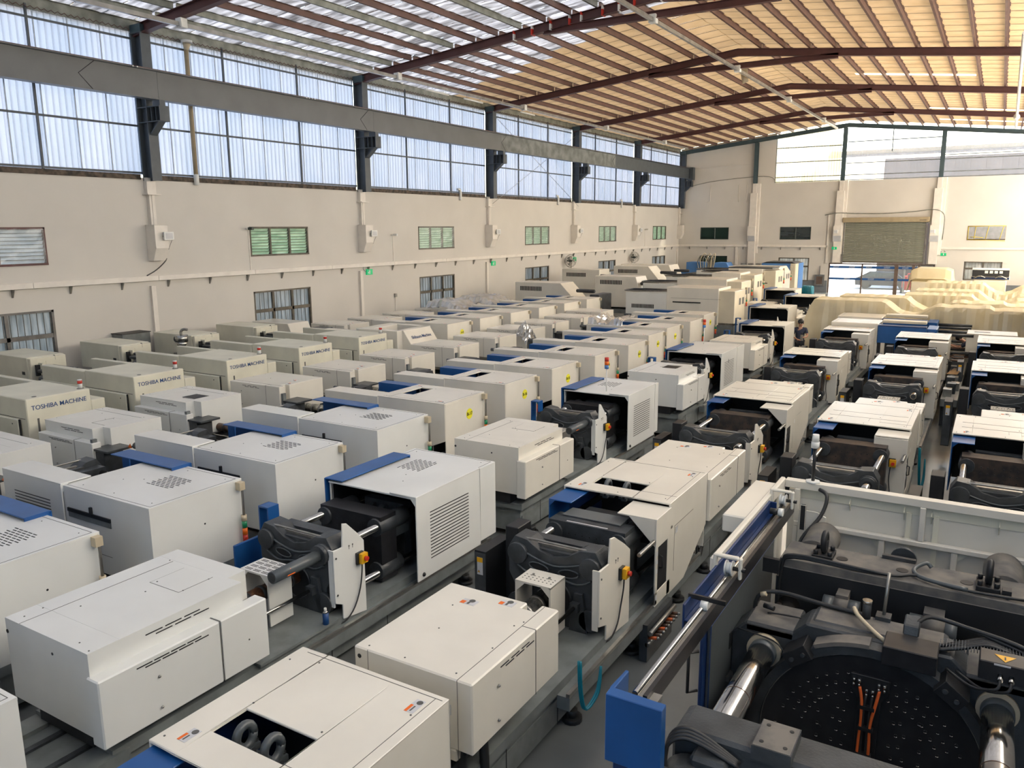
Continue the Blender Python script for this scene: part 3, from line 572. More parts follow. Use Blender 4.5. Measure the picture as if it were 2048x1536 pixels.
def injB_trim(b, y0, y1, w):
    x0 = .30 if w > 1.46 else .06
    b.box(w - .12, w - .116, y0, y1, 1.65, 1.6525, 'seam'); b.box(w - .12, w - .116, y0 - .002, y0, .95, 1.65, 'seam'); b.box(x0 + .15, x0 + .154, y0 - .002, y0, 1.0, 1.65, 'seam')
    b.box(w + .02, w + .023, y1 - .42, y1 - .414, 1.03, 1.65, 'black'); b.box(w - .12, w + .02, y1 - .42, y1 - .414, 1.65, 1.6525, 'seam')
    for q in range(3): b.box(w + .02, w + .023, y0 + .42 + q * .17, y0 + .55 + q * .17, 1.585, 1.595, 'black'); b.box(w + .02, w + .023, y0 + .50 + q * .17, y0 + .63 + q * .17, 1.56, 1.57, 'black')
    for z in (1.45, 1.14): b.sphere((w + .03, y0 + .38, z), .014, 'steel', 8)
    sticker(b, .62, .78, y1 - .32, y1 - .22, 1.65); sticker(b, .95, 1.1, y1 - .16, y1 - .06, 1.65)
    b.cyl((x0 + .06, y0 - .004, 1.57), (x0 + .06, y0, 1.57), .02, 'black', 10)
    b.box(w - .32, w - .18, y0 - .003, y0, 1.33, 1.42, 'sticker'); tri(b, w - .28, y0 - .003, 1.37, .03, '-y')
def screws(b, pts, z, r=.008):
    for x, y in pts: b.cyl((x, y, z), (x, y, z + .004), r, 'seam', 6)

def purge(b, m, y, slotted):
    b.box(.46, .48, y, y + .34, .88, 1.32, m); b.box(.88, .90, y, y + .34, .72, 1.32, m); b.box(.46, .90, y, y + .34, 1.31, 1.33, m)
    b.prism([(.48, 1.31), (.58, 1.31), (.48, 1.21)], 'y', y, y + .02, m); b.prism([(.88, 1.31), (.78, 1.31), (.88, 1.21)], 'y', y, y + .02, m)
    if slotted:
        for r in range(4):
            for q in range(3): b.box(.50 + q * .13, .60 + q * .13, y + .03 + r * .08, y + .038 + r * .08, 1.33, 1.333, 'black'); b.box(.50 + q * .13, .60 + q * .13, y + .055 + r * .08, y + .063 + r * .08, 1.33, 1.333, 'black')
    else:
        for q in range(8):
            for r in range(3): b.box(.50 + q * .05, .515 + q * .05, y + .08 + r * .05, y + .09 + r * .05, 1.33, 1.333, 'seam')
        for x in (.58, .78): b.cyl((x, y + .2, 1.33), (x, y + .2, 1.345), .015, 'steel', 8)
def barrel(b, y0, y1, silver):
    b.cyl((.68, y0, 1.04), (.68, y1, 1.04), .11 if silver else .085, 'brown_band' if not silver else 'hopper_steel', 14)
    for q in range(6): b.cyl((.68, y0 + .05 + q * (y1 - y0) / 6, 1.04), (.68, y0 + .09 + q * (y1 - y0) / 6, 1.04), .118 if silver else .095, 'dark_cast' if not silver else 'steel', 14)
def rods(b, y0, y1):
    for x, z in ((.36, .95), (1.0, .97)): b.cyl((x, y0, z), (x, y1, z), .022, 'chrome', 10); b.box(x - .05, x + .05, y1 - .12, y1, z - .05, z + .05, 'dark_cast')
def fixed_platen(b, w, y):
    P = platen_poly(w)
    b.prism(P, 'y', y, y + .26, 'dark_cast'); b.box(.10, w - .12, y + .26, y + .46, .62, 1.52, 'dark_cast')
    b.box(.40, w - .42, y + .04, y + .40, 1.46, 1.515, 'dark_cast')
    for x in (.17, w - .19): b.cyl((x, y - .05, 1.43), (x, y, 1.43), .125, 'dark_cast', 16); b.cyl((x, y - .05, .82), (x, y, .82), .125, 'dark_cast', 16)
    b.cyl((w / 2, y - .008, .98), (w / 2, y, .98), .2, 'black', 24)
    n = 24; b.tube([(w / 2 + .21 * cos(2 * pi * i / n), y - .006, .98 + .21 * sin(2 * pi * i / n)) for i in range(n + 1)], .014, 'dark_cast', n=5)
    for x in (.30, w - .32): b.prism([(x - .12, .62), (x + .12, .62), (x + .05, 1.12), (x - .05, 1.12)], 'y', y - .05, y, 'dark_cast')
def platen_recess(b, w, y):
    for s in (-1, 1):
        n = 16; cx = w / 2 - .01 + s * .19
        ell = [(cx + .125 * cos(2 * pi * i / n), 1.305 + s * s * .0 + .048 * sin(2 * pi * i / n) + .10 * (abs(cx + .125 * cos(2 * pi * i / n) - w / 2) - .19) * .9) for i in range(n)]
        b.prism(ell, 'y', y - .012, y - .001, 'black')
        b.tube([(p[0], y - .012, p[1]) for p in ell] + [(ell[0][0], y - .012, ell[0][1])], .010, 'tube_grey', n=5)
    b.tube([(.16, y - .01, 1.50), (.32, y - .012, 1.43), (w / 2 - .01, y - .012, 1.36), (w - .34, y - .012, 1.43), (w - .18, y - .01, 1.50)], .013, 'tube_grey', n=5, sub=4)
    b.tube([(.16, y - .01, 1.28), (.34, y - .012, 1.20), (w / 2 - .01, y - .012, 1.24), (w - .36, y - .012, 1.20), (w - .18, y - .01, 1.28)], .013, 'tube_grey', n=5, sub=4)
def top_rail(b, w, y):           # the guide bars lying on top of the platen
    b.box(.34, w - .34, y + .10, y + .16, 1.515, 1.55, 'steel'); b.box(.34, w - .34, y + .24, y + .30, 1.515, 1.55, 'dark_cast'); b.tube([(.10, y + .06, 1.58), (.3, y + .05, 1.60), (w - .3, y + .05, 1.60), (w - .12, y + .08, 1.56)], .014, 'steel', n=6)
def moving_platen(b, w, y, m):
    b.box(.12, w - .14, y, y + .30, .70, 1.56, m)
    for x in (.20, w - .22):
        b.cyl((x, y - .03, 1.42), (x, y + .55, 1.42), .115, 'dark_cast', 16); b.cyl((x, y - .03, .84), (x, y + .4, .84), .115, 'dark_cast', 16)
    for i in range(3):
        for j in range(7):
            for s in (0, 1): b.cyl(((.40 + i * .09) if s else (w - .42 - i * .09), y - .003, .82 + j * .10), ((.40 + i * .09) if s else (w - .42 - i * .09), y + .001, .82 + j * .10), .014, 'black', 6)
    for q in range(5): b.box(.34 + q * .17, .42 + q * .17, y + .30, y + .34, .72, 1.5, 'dark_cast')
def toggle(b, w, y):
    for x in (.42, .62, .82, 1.0): b.box(x, x + .09, y + .3, y + .62, 1.18, 1.40, 'tube_grey'); b.cyl((x, y + .34, 1.3), (x + .09, y + .34, 1.3), .11, 'tube_grey', 12); b.cyl((x, y + .62, 1.36), (x + .09, y + .62, 1.36), .10, 'dark_cast', 12)
    b.box(.3, w - .3, y + .66, y + .8, .7, 1.5, 'dark_cast')
def tie_bar(b, y0, y1): b.cyl((0, y0, 0), (0, y1, 0), .045, 'chrome', 14)
def eye_bolt(b):
    n = 16; b.tube([(0, .075 * cos(2 * pi * i / n), .13 + .085 * sin(2 * pi * i / n)) for i in range(n + 1)], .032, 'tube_grey', n=8)
    b.box(-.035, .035, -.10, .10, 0, .045, 'tube_grey'); b.box(-.10, .10, -.04, .04, 0, .03, 'tube_grey')
    for x, y in ((.08, 0), (-.08, 0), (0, .09), (0, -.09)): b.cyl((x, y, .03), (x, y, .06), .018, 'black', 8)

def clampA(b, m, w, c0, c1, H, closed=False):  # shell, open towards the mould area
    b.box(0, w, c0, c1, H - .02, H, m); b.box(0, .02, c0 + .02, c1, .70, H - .02, m); b.box(w - .02, w, c0 + (0 if closed else .45), c1, .66, H - .02, m); b.box(.02, w - .02, c1 - .02, c1, .66, H - .02, m)
    b.box(.02, w - .02, c1 - .3, c1 - .28, .66, H - .04, 'black'); b.box(.02, .04, c0 + .04, c1 - .05, .72, H - .05, 'black'); b.box(.02, w - .03, c0 + .05, c1 - .05, H - .032, H - .028, 'black')
def clampA_trim(b, w, c0, c1, H, grille, rail):
    b.box(.06, .064, c0 + .05, c1 - .05, H, H + .0025, 'seam'); b.box(.06, w - .05, c1 - .045, c1 - .04, H, H + .0025, 'seam'); b.box(w - .05, w - .046, c0 + .05, c1 - .04, H, H + .0025, 'seam')
    if grille:
        for r in range(9):
            for q in range(5): b.box(.42 + r * .045, .425 + r * .045 + .008, c1 - .95 + q * .095 + (r % 2) * .045, c1 - .88 + q * .095 + (r % 2) * .045, H, H + .003, 'black')
    if rail:
        b.box(w, w + .02, c0 + .1, c0 + 1.05, H - .34, H - .29, 'black'); b.box(w, w + .03, c0 + .62, c0 + .66, H - .30, H - .2, 'black')
        b.box(w, w + .008, c0 + .1, c0 + 1.05, H - .42, H - .34, 'bed_grey'); b.box(w - .001, w + .002, c0 + .1, c0 + 1.0, .92, .926, 'seam')
    b.cyl((w * .45, c1, H - .45), (w * .45, c1 + .003, H - .45), .013, 'black', 8)
    screws(b, [(x, y) for x in (.15, w - .15) for y in (c0 + .25, (c0 + c1) / 2, c1 - .15)] + [(w * .6, c0 + .5), (w * .5, c0 + .75)], H)
def clampB(b, m, w, c0, c1, H, hole=True):  # one-piece cover with a lifting hole in the roof
    hx0, hx1, hy0, hy1 = .28, .98, c0 + .28, c0 + .58
    for x0, x1, y0, y1 in ((0, hx0, c0, c1), (hx1, w, c0, c1), (hx0, hx1, c0, hy0), (hx0, hx1, hy1, c1)) + (() if hole else ((hx0, hx1, hy0, hy1),)): b.box(x0, x1, y0, y1, H - .02, H, m)
    b.box(0, .02, c0, c1, .75, H - .02, m); b.box(.02, w - .02, c1 - .02, c1, .66, H - .02, m)
    b.prism([(c0, .54), (c0 + .6, .54), (c1, 1.0), (c1, H - .02), (c0, H - .02)], 'x', w - .02, w, m)
    b.box(.02, .03, c0 + .05, c1 - .05, .8, H - .06, 'navy_paint'); b.box(.02, w - .03, c1 - .34, c1 - .32, .66, H - .05, 'black')
def clampB_closed(b, m, w, c0, c1, H):
    clampB(b, m, w, c0, c1, H)
def clampB_trim(b, w, c0, c1, H):
    b.box(.98, w - .02, c0 + .28, c0 + .283, H, H + .002, 'seam'); b.box(0.1, w - .03, c1 - .05, c1 - .045, H, H + .002, 'seam'); b.box(w - .09, w - .086, c0 + .1, c1 - .05, H, H + .002, 'seam')
    sticker(b, .16, .24, c0 + .1, c0 + .24, H); sticker(b, w - .2, w - .12, c1 - .28, c1 - .12, H)
    screws(b, [(.06, c0 + .08), (.06, c1 - .2), (w / 2, c0 + .08), (.3, c1 - .12), (w - .12, c0 + .15), (w - .12, c1 - .3), (.28, c0 + .65), (.95, c0 + .65)], H)
    b.box(w, w + .002, c0 + .18, c0 + .9, H - .35, H - .346, 'seam'); b.box(w, w + .003, c0 + .22, c0 + .30, H - .46, H - .38, 'sticker'); b.box(w, w + .003, c0 + .18, c0 + .182, .8, H - .35, 'seam')

def doorA(b, m, w, y0, y1, H, perf):      # sliding safety door, folded over the top
    b.box(w - .40, w + .03, y0, y1, H + .01, H + .03, m); b.box(w + .01, w + .03, y0, y1, .63, H + .01, m)
    b.prism([(w + .01, H + .01), (w - .08, H + .01), (w + .01, H - .10)], 'y', y0, y0 + .02, m); b.prism([(w + .01, H + .01), (w - .08, H + .01), (w + .01, H - .10)], 'y', y1 - .02, y1, m)
def doorA_trim(b, w, y0, y1, H, perf):
    if perf:
        n = 15
        for q in range(n):
            z = .86 + q * .045
            ya, yb = y0 + .28, y1 - .30
            b.add([(w + .033, ya, z), (w + .033, yb, z), (w + .033, yb, z + .014), (w + .033, ya, z + .014)], [(0, 1, 2, 3)], 'black')
    else: b.box(w + .03, w + .033, y0 + .12, y0 + .14, .85, 1.1, 'black')
    b.sphere((w + .03, y0 + .12, .70), .03, 'black', 8)
def doorB(b, m, w, y0, y1, H, tri_=True):            # windowed door with a top hood
    b.box(w - .50, w + .01, y0, y1, H - .07, H - .05, m)
    b.box(w - .01, w + .01, y0, y1, H - .42, H - .07, m); b.box(w - .01, w + .01, y1 - .1, y1, .58, H - .42, m); b.box(w - .01, w + .01, y0, y0 + .07, .60, H - .42, m); b.box(w - .01, w + .01, y0, y1, .58, .76, m)
    b.box(w - .005, w + .004, y0 + .07, y1 - .1, .76, H - .42, 'black')
    if tri_: b.prism([(w - .01, H - .07), (w - .35, H - .07), (w - .01, H - .40)], 'y', y0, y0 + .015, m)
def doorB_trim(b, w, y0, y1, H):
    for z in (H - .52, H - .62, H - .74): b.box(w + .01, w + .013, y0 + .01, y0 + .06, z, z + .05, 'sticker')
    b.box(w + .01, w + .013, y0 + .01, y0 + .06, .66, .73, 'sticker')
    b.tube([(w + .01, y0 + .12, 1.05), (w + .05, y0 + .12, 1.06), (w + .05, y0 + .12, 1.2), (w + .01, y0 + .12, 1.21)], .01, 'black', n=5)
def side_panel(b, m, w, y, k=1.0):
    b.prism([(y, .86), (y + .12 * k, .80), (y + .12 * k, .62), (y + .52 * k, .56), (y + .52 * k, 1.46), (y + .42 * k, 1.58), (y + .24 * k, 1.76), (y + .17 * k, 1.78), (y + .15 * k, 1.50), (y, 1.50)], 'x', w - .03, w - .01, m)
    b.box(w - .10, w - .03, y, y + .02, .8, 1.5, m)
def side_panel_trim(b, w, y, k=1.0):
    for q in (.26 * k, .26 * k + .06): b.cyl((w - .01, y + q, 1.48), (w - .004, y + q, 1.48), .010, 'seam', 6); b.box(w - .01, w - .007, y + q - .003, y + q + .003, 1.44, 1.475, 'seam')
    for z in (.95, 1.40): b.cyl((w - .01, y + .04, z), (w - .002, y + .04, z), .012, 'seam', 6)
def estop_cable(b, w, y):
    b.tube([(w + .03, y + .36, 1.24), (w + .03, y + .35, 1.10), (w + .01, y + .33, .90), (w + .02, y + .22, .72), (w - .0, y + .10, .60), (w - .05, y, .56)], .009, 'rubber', n=5, sub=3)
def blueA(b, c0, H, b0, b1):
    b.box(-.05, .27, b0, b1, H + .03, H + .045, 'blue_paint'); b.box(-.05, -.035, b0, b1, .95, H + .03, 'blue_paint'); b.box(-.035, .27, b1 - .015, b1, H - .05, H + .03, 'blue_paint')
def blueB(b, c0, H): b.box(.02, .34, c0 - .46, c0 + .1, H - .06, H - .045, 'blue_paint'); b.box(.02, .035, c0 - .46, c0 + .1, .9, H - .06, 'blue_paint'); b.prism([(.035, H - .06), (.11, H - .06), (.035, H - .14)], 'y', c0 - .46, c0 - .445, 'blue_paint')
def stack_light(root, x, y, H, far):
    s = part('stack_light', 'slbase%d' % far, lambda b: (b.box(-.04, .05, -.01, .09, -.06, .05, 'lamp_cream'), b.tube([(0, .05, .0), (0, .07, -.05), (0, .07, -.42)], .018, 'steel', n=8)), root, (x, y, H - .08))
    for m, z0, z1, r in (('lamp_cream', -.50, -.42, .038), ('green', -.60, -.505, .035), ('orange', -.70, -.605, .035), ('red', -.80, -.705, .035)):
        part('lamp_lens' if m != 'lamp_cream' else 'lamp_cap', 'sl' + m, lambda b: b.cyl((0, .07, z0), (0, .07, z1), r, m, 12), s, (0, 0, 0))

def machine(name, label, group, loc, rotz=0, style='A', inj=(0, 1.65), pl=2.72, c=(4.3, 6.15), H=1.75, w=1.5, paint='white_paint', injm=None, door='open', detail=2,
            perf=True, grille=False, rail=False, light=False, disc=None, blue=None, tube=None, roof_hole=False, open_cabinet=True, injstyle=None, purge_g=True, hole=True, column=False):
    root = thing(name, label, 'machine', loc, rotz, group)
    i0, i1 = inj; c0, c1 = c; injm = injm or paint; ist = injstyle or style
    K = lambda *a: '|'.join(str(q) for q in a)
    part('bed', K('bed', w, c1, i0), lambda b: bed(b, w, c1, i0), root)
    if detail >= 1:
        for yy in [i0 + .6 + q * (c1 - i0 - 1.1) / 3 for q in range(4)]: part('foot', 'foot', foot, root, (w - .22, yy, 0))
    bv = .012 if detail == 2 else .008
    if ist == 'A':
        ic = part('injection_cover', K('injA', injm, i0, i1, w), lambda b: injA(b, injm, i0, i1, w), root, bevel=bv)
        part('cover_seams', K('injAt', i0, i1, w), lambda b: (injA_trim(b, injm, i0, i1, w), screws(b, [(.18, i0 + .3), (.45, i0 + .5), (.2, i0 + .12), (1.1, i0 + .1), (1.3, i0 + .06), (.7, i0 + 1.0), (.6, i1 - .5), (1.0, i1 - .5), (1.0, i1 - .2), (.25, i1 - .1)], 1.65), b.cyl((.08, i0 + .016, 1.52), (.08, i0 + .02, 1.52), .02, 'black', 8), b.cyl((.8, i0 + .016, 1.5), (.8, i0 + .02, 1.5), .014, 'black', 8)), ic)
        sb = part('service_cover', K('injb', injm, i0, i1, w), lambda b: injbox(b, injm, i0, i1, w), root, bevel=bv)
        part('vent_slots', K('injbt', i0, i1, w), lambda b: injbox_trim(b, i0, i1, w), sb)
    else:
        ic = part('injection_cover', K('injB', injm, i0, i1, w), lambda b: injB(b, injm, i0, i1, w), root, bevel=bv)
        part('cover_seams', K('injBt', i0, i1, w), lambda b: (injB_trim(b, i0, i1, w), screws(b, [(.42, i0 + .06), (.8, i0 + .06), (1.3, i0 + .08), (1.34, i0 + .55), (1.3, i1 - .45), (1.34, i1 - .35), (.75, i0 + .6), (.6, i1 - .4)], 1.65)), ic)
        if w > 1.46: part('cable_loop', K('cl', i0), lambda b: b.tube([(w - .15, i0 + .1, 1.0), (w - .12, i0 + .08, .6), (w - .12, i0 + .2, .35), (w - .12, i0 + .38, .5), (w - .15, i0 + .42, .9)], .045, 'rubber', n=7, sub=4), root)
    if roof_hole: part('hopper_opening', K('hop', i1), lambda b: b.box(w * .42, w * .42 + .36, i1 - .62, i1 - .22, 1.65, 1.654, 'black'), ic)
    if purge_g: part('purge_guard', K('purge', injm, pl, style), lambda b: purge(b, injm, pl - (.62 if style == 'A' else .47), style == 'A'), root, bevel=0)
    if detail >= 1:
        part('heated_barrel', K('barrel', i1, pl, style), lambda b: barrel(b, i1, pl + .02, style != 'A'), root)
        part('guide_rod', K('rods', i1, pl), lambda b: rods(b, i1 - .1, pl), root, kind='stuff')
    wf = w; w = w - .20; PX = (.06, 0, 0)
    fp = part('fixed_platen', K('fp', w, pl), lambda b: fixed_platen(b, w, pl), root, loc=PX, bevel=.02)
    part('casting_recess', K('cr', w, pl), lambda b: platen_recess(b, w, pl), fp)
    part('guide_bar', K('tr', w, pl), lambda b: top_rail(b, w, pl), fp, kind='stuff')
    mp = (c0 - .75) if style == 'B' and door == 'open' else (c0 - .35)
    mp = max(mp, pl + .75)
    part('moving_platen', K('mp', w, mp, style, hole), lambda b: moving_platen(b, w, mp, 'rusty_plate' if style == 'B' and not hole else 'dark_cast' if style == 'B' else 'dark_plate'), root, loc=PX, bevel=.01)
    if hole and style == 'B' and door == 'open': part('top_plate', K('tpl', mp), lambda b: (b.box(.22, 1.0, mp + .18, mp + .46, 1.565, 1.58, 'beam_grey'), b.box(.35, .9, mp + .02, mp + .05, 1.5, 1.565, 'sticker')), root, loc=PX, bevel=.003)
    part('toggle_links', K('tg', w, mp), lambda b: toggle(b, w, mp), root, loc=PX)
    for x, z in ((.17, 1.43), (w - .19, 1.43), (.17, .82), (w - .19, .82)):
        part('tie_bar', K('tb', pl, mp, c0), lambda b: tie_bar(b, pl + .44, c0 + .7), root, (x + .06, 0, z))
    if tube: part('tie_bar_sleeve', K('sleeve', tube, pl, w), lambda b: (b.cyl((w - .19, pl - tube[0], 1.43), (w - .19, pl, 1.43), tube[1], tube[2], 18), b.cyl((w - .19, pl - .1, 1.43), (w - .19, pl, 1.43), tube[1] + .05, 'dark_cast', 18), b.cyl((w - .19, pl - tube[0] - .004, 1.43), (w - .19, pl - tube[0], 1.43), tube[1] * .8, 'dark_cast', 18)), root, loc=PX)
    if tube and tube[2] == 'tube_grey': part('warning_triangle', K('wt', pl, w), lambda b: b.add([(w - .19 + .067, pl - .62, 1.40), (w - .19 + .067, pl - .50, 1.40), (w - .19 + .055, pl - .56, 1.475)], [(0, 1, 2)], 'orange'), root, loc=PX)
    w = wf
    if column:
        fpn_ = part('front_panel', K('fpan', paint, w, c0, pl), lambda b: (b.box(w - .50, w + .01, c0 - .52, c0 - .50, .60, H - .07, paint), b.box(w - .5, w - .48, c0 - .5, c0 - .1, .9, H - .07, paint)), root, bevel=.004)
        es = part('emergency_stop', 'escol', lambda b: (b.box(-.05, .05, -.035, 0, -.07, .07, 'black'), b.box(-.035, .065, -.085, -.035, -.06, .06, 'yellow'), b.cyl((.02, -.12, 0), (.02, -.085, 0), .028, 'red', 12)), fpn_, (w - .20, c0 - .52, 1.28))
        part('emergency_stop_cable', 'esccol', lambda b: b.tube([(0, -.03, -.07), (-.01, -.03, -.3), (.02, -.03, -.55), (-.02, -.04, -.7)], .008, 'rubber', n=5, sub=3), fpn_, (w - .22, c0 - .52, 1.28))
    elif door == 'open':
        k = 1.0 if style == 'A' else 1.6; y0 = pl - (.04 if k == 1 else .18)
        sp = part('side_panel', K('sp', paint, pl, k), lambda b: side_panel(b, paint, 0, y0, k), root, loc=(w - .13, 0, 0), bevel=.004)
        part('panel_screws', K('spt', pl, k), lambda b: side_panel_trim(b, 0, y0, k), sp, kind='stuff')
        part('emergency_stop', K('es', pl), lambda b: estop(b, -.01, pl + .38, 1.28), sp)
        part('emergency_stop_cable', K('esc', pl), lambda b: estop_cable(b, 0, pl + .03), sp)
    else:
        part('front_bracket', K('fbr', i1), lambda b: (b.box(w - .42, w - .05, i1 + .02, i1 + .34, .72, 1.30, 'dark_cast'), b.box(w - .5, w - .02, i1 + .02, i1 + .5, 1.30, 1.34, 'dark_cast'), b.box(w - .12, w - .02, i1 + .02, i1 + .08, .95, 1.5, 'bed_grey')), root, bevel=.006)
    if style == 'A':
        cc = part('clamp_cover', K('cA', paint, w, c0, c1, H, door), lambda b: clampA(b, paint, w, c0, c1, H, door == 'closed'), root, bevel=.006)
        part('cover_seams', K('cAt', w, c0, c1, H, grille, rail), lambda b: clampA_trim(b, w, c0, c1, H, grille, rail), cc)
        d0, d1 = (c0 - .02, c0 + 1.45) if door == 'open' else (c0 - 1.45, c0 + .03)
        dd = part('sliding_door', K('dA', paint, w, d0, d1, H), lambda b: doorA(b, paint, w, d0, d1, H, perf), root, bevel=.006)
        part('vent_slots', K('dAt', w, d0, d1, H, perf), lambda b: doorA_trim(b, w, d0, d1, H, perf), dd)
        b0, b1 = blue or (c0 - .02, c0 + 1.45)
        part('rear_door', K('bA', c0, H, b0, b1), lambda b: blueA(b, c0, H, b0, b1), root, bevel=.006, label='blue painted rear door')
        if open_cabinet:
            bx = -.58 if detail == 2 else -.22
            part('blue_plate', K('bp', pl, bx), lambda b: b.box(bx, bx + .04, pl + .12, pl + .58, .42, 1.12, 'blue_paint'), root, bevel=.01, label='upright blue steel plate')
            part('blue_post', K('bpo', pl), lambda b: (b.box(-.35, -.33, pl + .38, pl + .56, .8, 1.62, 'blue_paint'), b.box(-.35, -.17, pl + .38, pl + .56, 1.60, 1.62, 'blue_paint'), b.box(-.19, -.17, pl + .38, pl + .56, 1.40, 1.6, 'blue_paint')), root, label='blue folded bracket post')
            part('floor_tray', K('ft', pl, i1, w), lambda b: b.box(.10, w - .1, i1 + .05, pl - .05, .66, .69, 'bed_grey'), root)
    else:
        cc = part('clamp_cover', K('cB', paint, w, c0, c1, H, hole), lambda b: clampB(b, paint, w, c0, c1, H, hole), root, bevel=.008)
        part('cover_seams', K('cBt', w, c0, c1, H), lambda b: clampB_trim(b, w, c0, c1, H), cc)
        if door == 'open': d0, d1 = c0 - .48, c0 + .02
        else: d0, d1 = c0 - 1.45, c0 + .02
        if door == 'open':
            dd = part('sliding_door', K('dB', paint, w, d0, d1, H, column), lambda b: doorB(b, paint, w, d0, d1, H, not column), root, bevel=.004)
            part('door_fittings', K('dBt', w, d0, d1, H), lambda b: doorB_trim(b, w, d0, d1, H), dd, kind='stuff')
            part('rear_door', K('bB', c0, H), lambda b: blueB(b, c0, H), root, bevel=.004, label='blue painted rear door')
            part('door_rail', K('dr', w, c0), lambda b: b.cyl((w - .02, c0 - .95, 1.42), (w - .02, c0 + .1, 1.42), .025, 'steel', 10), root)
            cab = part('dark_cabinet', K('cab', pl), lambda b: (b.box(-.42, -.26, pl + .05, pl + .62, .30, 1.30, 'black'), b.box(-.42, -.26, pl + .046, pl + .05, .32, 1.28, 'dark_cast')), root, bevel=.008)
            part('warning_label', K('cabl', pl), lambda b: (b.box(-.38, -.30, pl + .040, pl + .043, 1.0, 1.22, 'sticker'), b.box(-.38, -.30, pl + .038, pl + .04, 1.16, 1.22, 'yellow'), tri(b, -.355, pl + .04, 1.04, .02, '-y')), cab)
            part('post_box', K('pb', pl), lambda b: b.box(-.16, .02, pl + .34, pl + .66, .5, 1.56, 'black'), root, bevel=.008)
        else:
            part('sliding_door', K('dBc', paint, w, d0, d1, H), lambda b: (b.box(w - .45, w + .01, d0, d1, H - .04, H - .02, paint), b.box(w - .01, w + .01, d0, d1, .63, H - .04, paint)), root, bevel=.004)
            b0, b1 = blue or (c0 - .95, c0 + .1)
            part('rear_door', K('bBc', b0, b1, H), lambda b: (b.box(-.02, .26, b0, b1, H - .02, H - .005, 'blue_paint'), b.box(.24, .26, b0, b1, H - .2, H - .02, 'blue_paint'), b.box(-.02, 0, b0, b1, .9, H - .02, 'blue_paint')), root, label='blue painted rear door')
            part('cylinder_arm', K('cyla', pl), lambda b: (b.cyl((.3, pl - .75, 1.5), (.3, pl + .1, 1.5), .05, 'tube_grey', 12), b.box(.15, .5, pl - .05, pl + .25, 1.45, 1.62, 'black')), root)
            part('roof_window', K('rw', c0), lambda b: b.box(.28, .98, c0 + .28, c0 + .58, H - .3, H - .29, 'black'), cc)
        if not hole: part('roof_seams', K('rsm', w, c0, c1, H), lambda b: (b.box(.12, w - .12, c0 + .52, c0 + .524, H, H + .0025, 'seam'), b.box(.12, w - .12, c0 + .9, c0 + .904, H, H + .0025, 'seam'), b.box(.8, .804, c0 + .28, c0 + .52, H, H + .0025, 'seam')), cc)
        if detail == 2 and hole and door == 'open':
            for x in (.45, .72): part('eye_bolt', 'eye', eye_bolt, root, (x, c0 + .42, H - .20))
    if light: stack_light(root, .06, c1, H, 0)
    if disc:
        dk = part('yellow_disc', 'ydisc', lambda b: b.cyl((0, 0, 0), (0, .004, 0), .11, 'bright_yellow', 24), cc, (w * .40, c1 + .001, H - .36))
        lettering('disc' + disc, disc, .10, 'black', dk, (0, .008, 0), (pi / 2, 0, pi))
    return root

R90 = -pi / 2
G1 = 'open white moulding machines in the middle row'; G2 = 'cream moulding machines with a roof hole in the row right of the middle'
# ---- row 1 (axis away from the camera, open clamps, perforated door)
T1 = (.78, .068, 'tube_grey'); T2 = (.36, .055, 'chrome')
machine('injection_moulding_machine', 'white moulding machine nearest the camera, its open clamp beside a black spray can', G1, (15.95, -13.12, 0), inj=(0, 1.70), pl=2.95, c=(4.25, 6.15), grille=True, tube=T1, w=1.48)
machine('injection_moulding_machine', 'white machine of which only one cover corner shows at the lower left edge', G1, (16.12, -19.96, 0), inj=(0, 1.7), pl=2.95, c=(4.25, 6.15), tube=T1, w=1.48, detail=1)
one('rear_bed', lambda b: (b.box(.12, 1.35, -.62, .3, .3, .62, 'bed_grey'), b.box(.2, 1.3, -.6, .3, .13, .3, 'dark_cast'), b.box(.6, .66, -.58, .3, .62, .645, 'dark_cast'), b.box(1.0, 1.06, -.58, .3, .62, .645, 'dark_cast'), b.box(.25, .42, -.2, .1, .62, .66, 'bed_grey')), bpy.data.objects['injection_moulding_machine'])
machine('injection_moulding_machine', 'second white machine in the middle row, blue post left of its clamp', G1, (15.86, -5.88, 0), inj=(0, 1.62), pl=2.95, c=(4.12, 5.85), grille=True, tube=T1, w=1.45, injm='cream_paint')
machine('injection_moulding_machine', 'third white machine in the middle row, red, orange and blue lamp pole behind it', G1, (15.86, 1.5, 0), inj=(0, 1.5), pl=2.0, c=(2.95, 5.25), grille=False, rail=True, tube=T2, w=1.50, roof_hole=True)
machine('injection_moulding_machine', 'machine in the middle row directly left of the standing worker in navy', G1, (15.95, 7.75, 0), inj=(0, 1.5), pl=2.55, c=(3.75, 5.4), perf=False, tube=T2, w=1.48, paint='cream_paint', detail=1)
machine('injection_moulding_machine', 'cream open machine behind the standing worker, a small lettered plate on its side', G1, (15.25, 13.3, 0), inj=(0, .5), pl=.9, c=(2.0, 3.7), H=2.0, perf=False, tube=T2, w=1.45, paint='cream_paint', detail=1)
machine('injection_moulding_machine', 'cream open machine next to the film covered row, below the teal motor', G1, (15.3, 17.2, 0), inj=(0, 1.5), pl=2.7, c=(4.0, 5.6), H=2.0, perf=False, tube=T2, w=1.45, paint='cream_paint', detail=1)
machine('injection_moulding_machine', 'farthest open cream machine, in front of the big blue cabinet', G1, (13.55, 20.65, 0), inj=(0, 1.2), pl=2.7, c=(4.0, 5.6), H=2.0, perf=False, tube=T2, w=1.45, paint='cream_paint', detail=1)
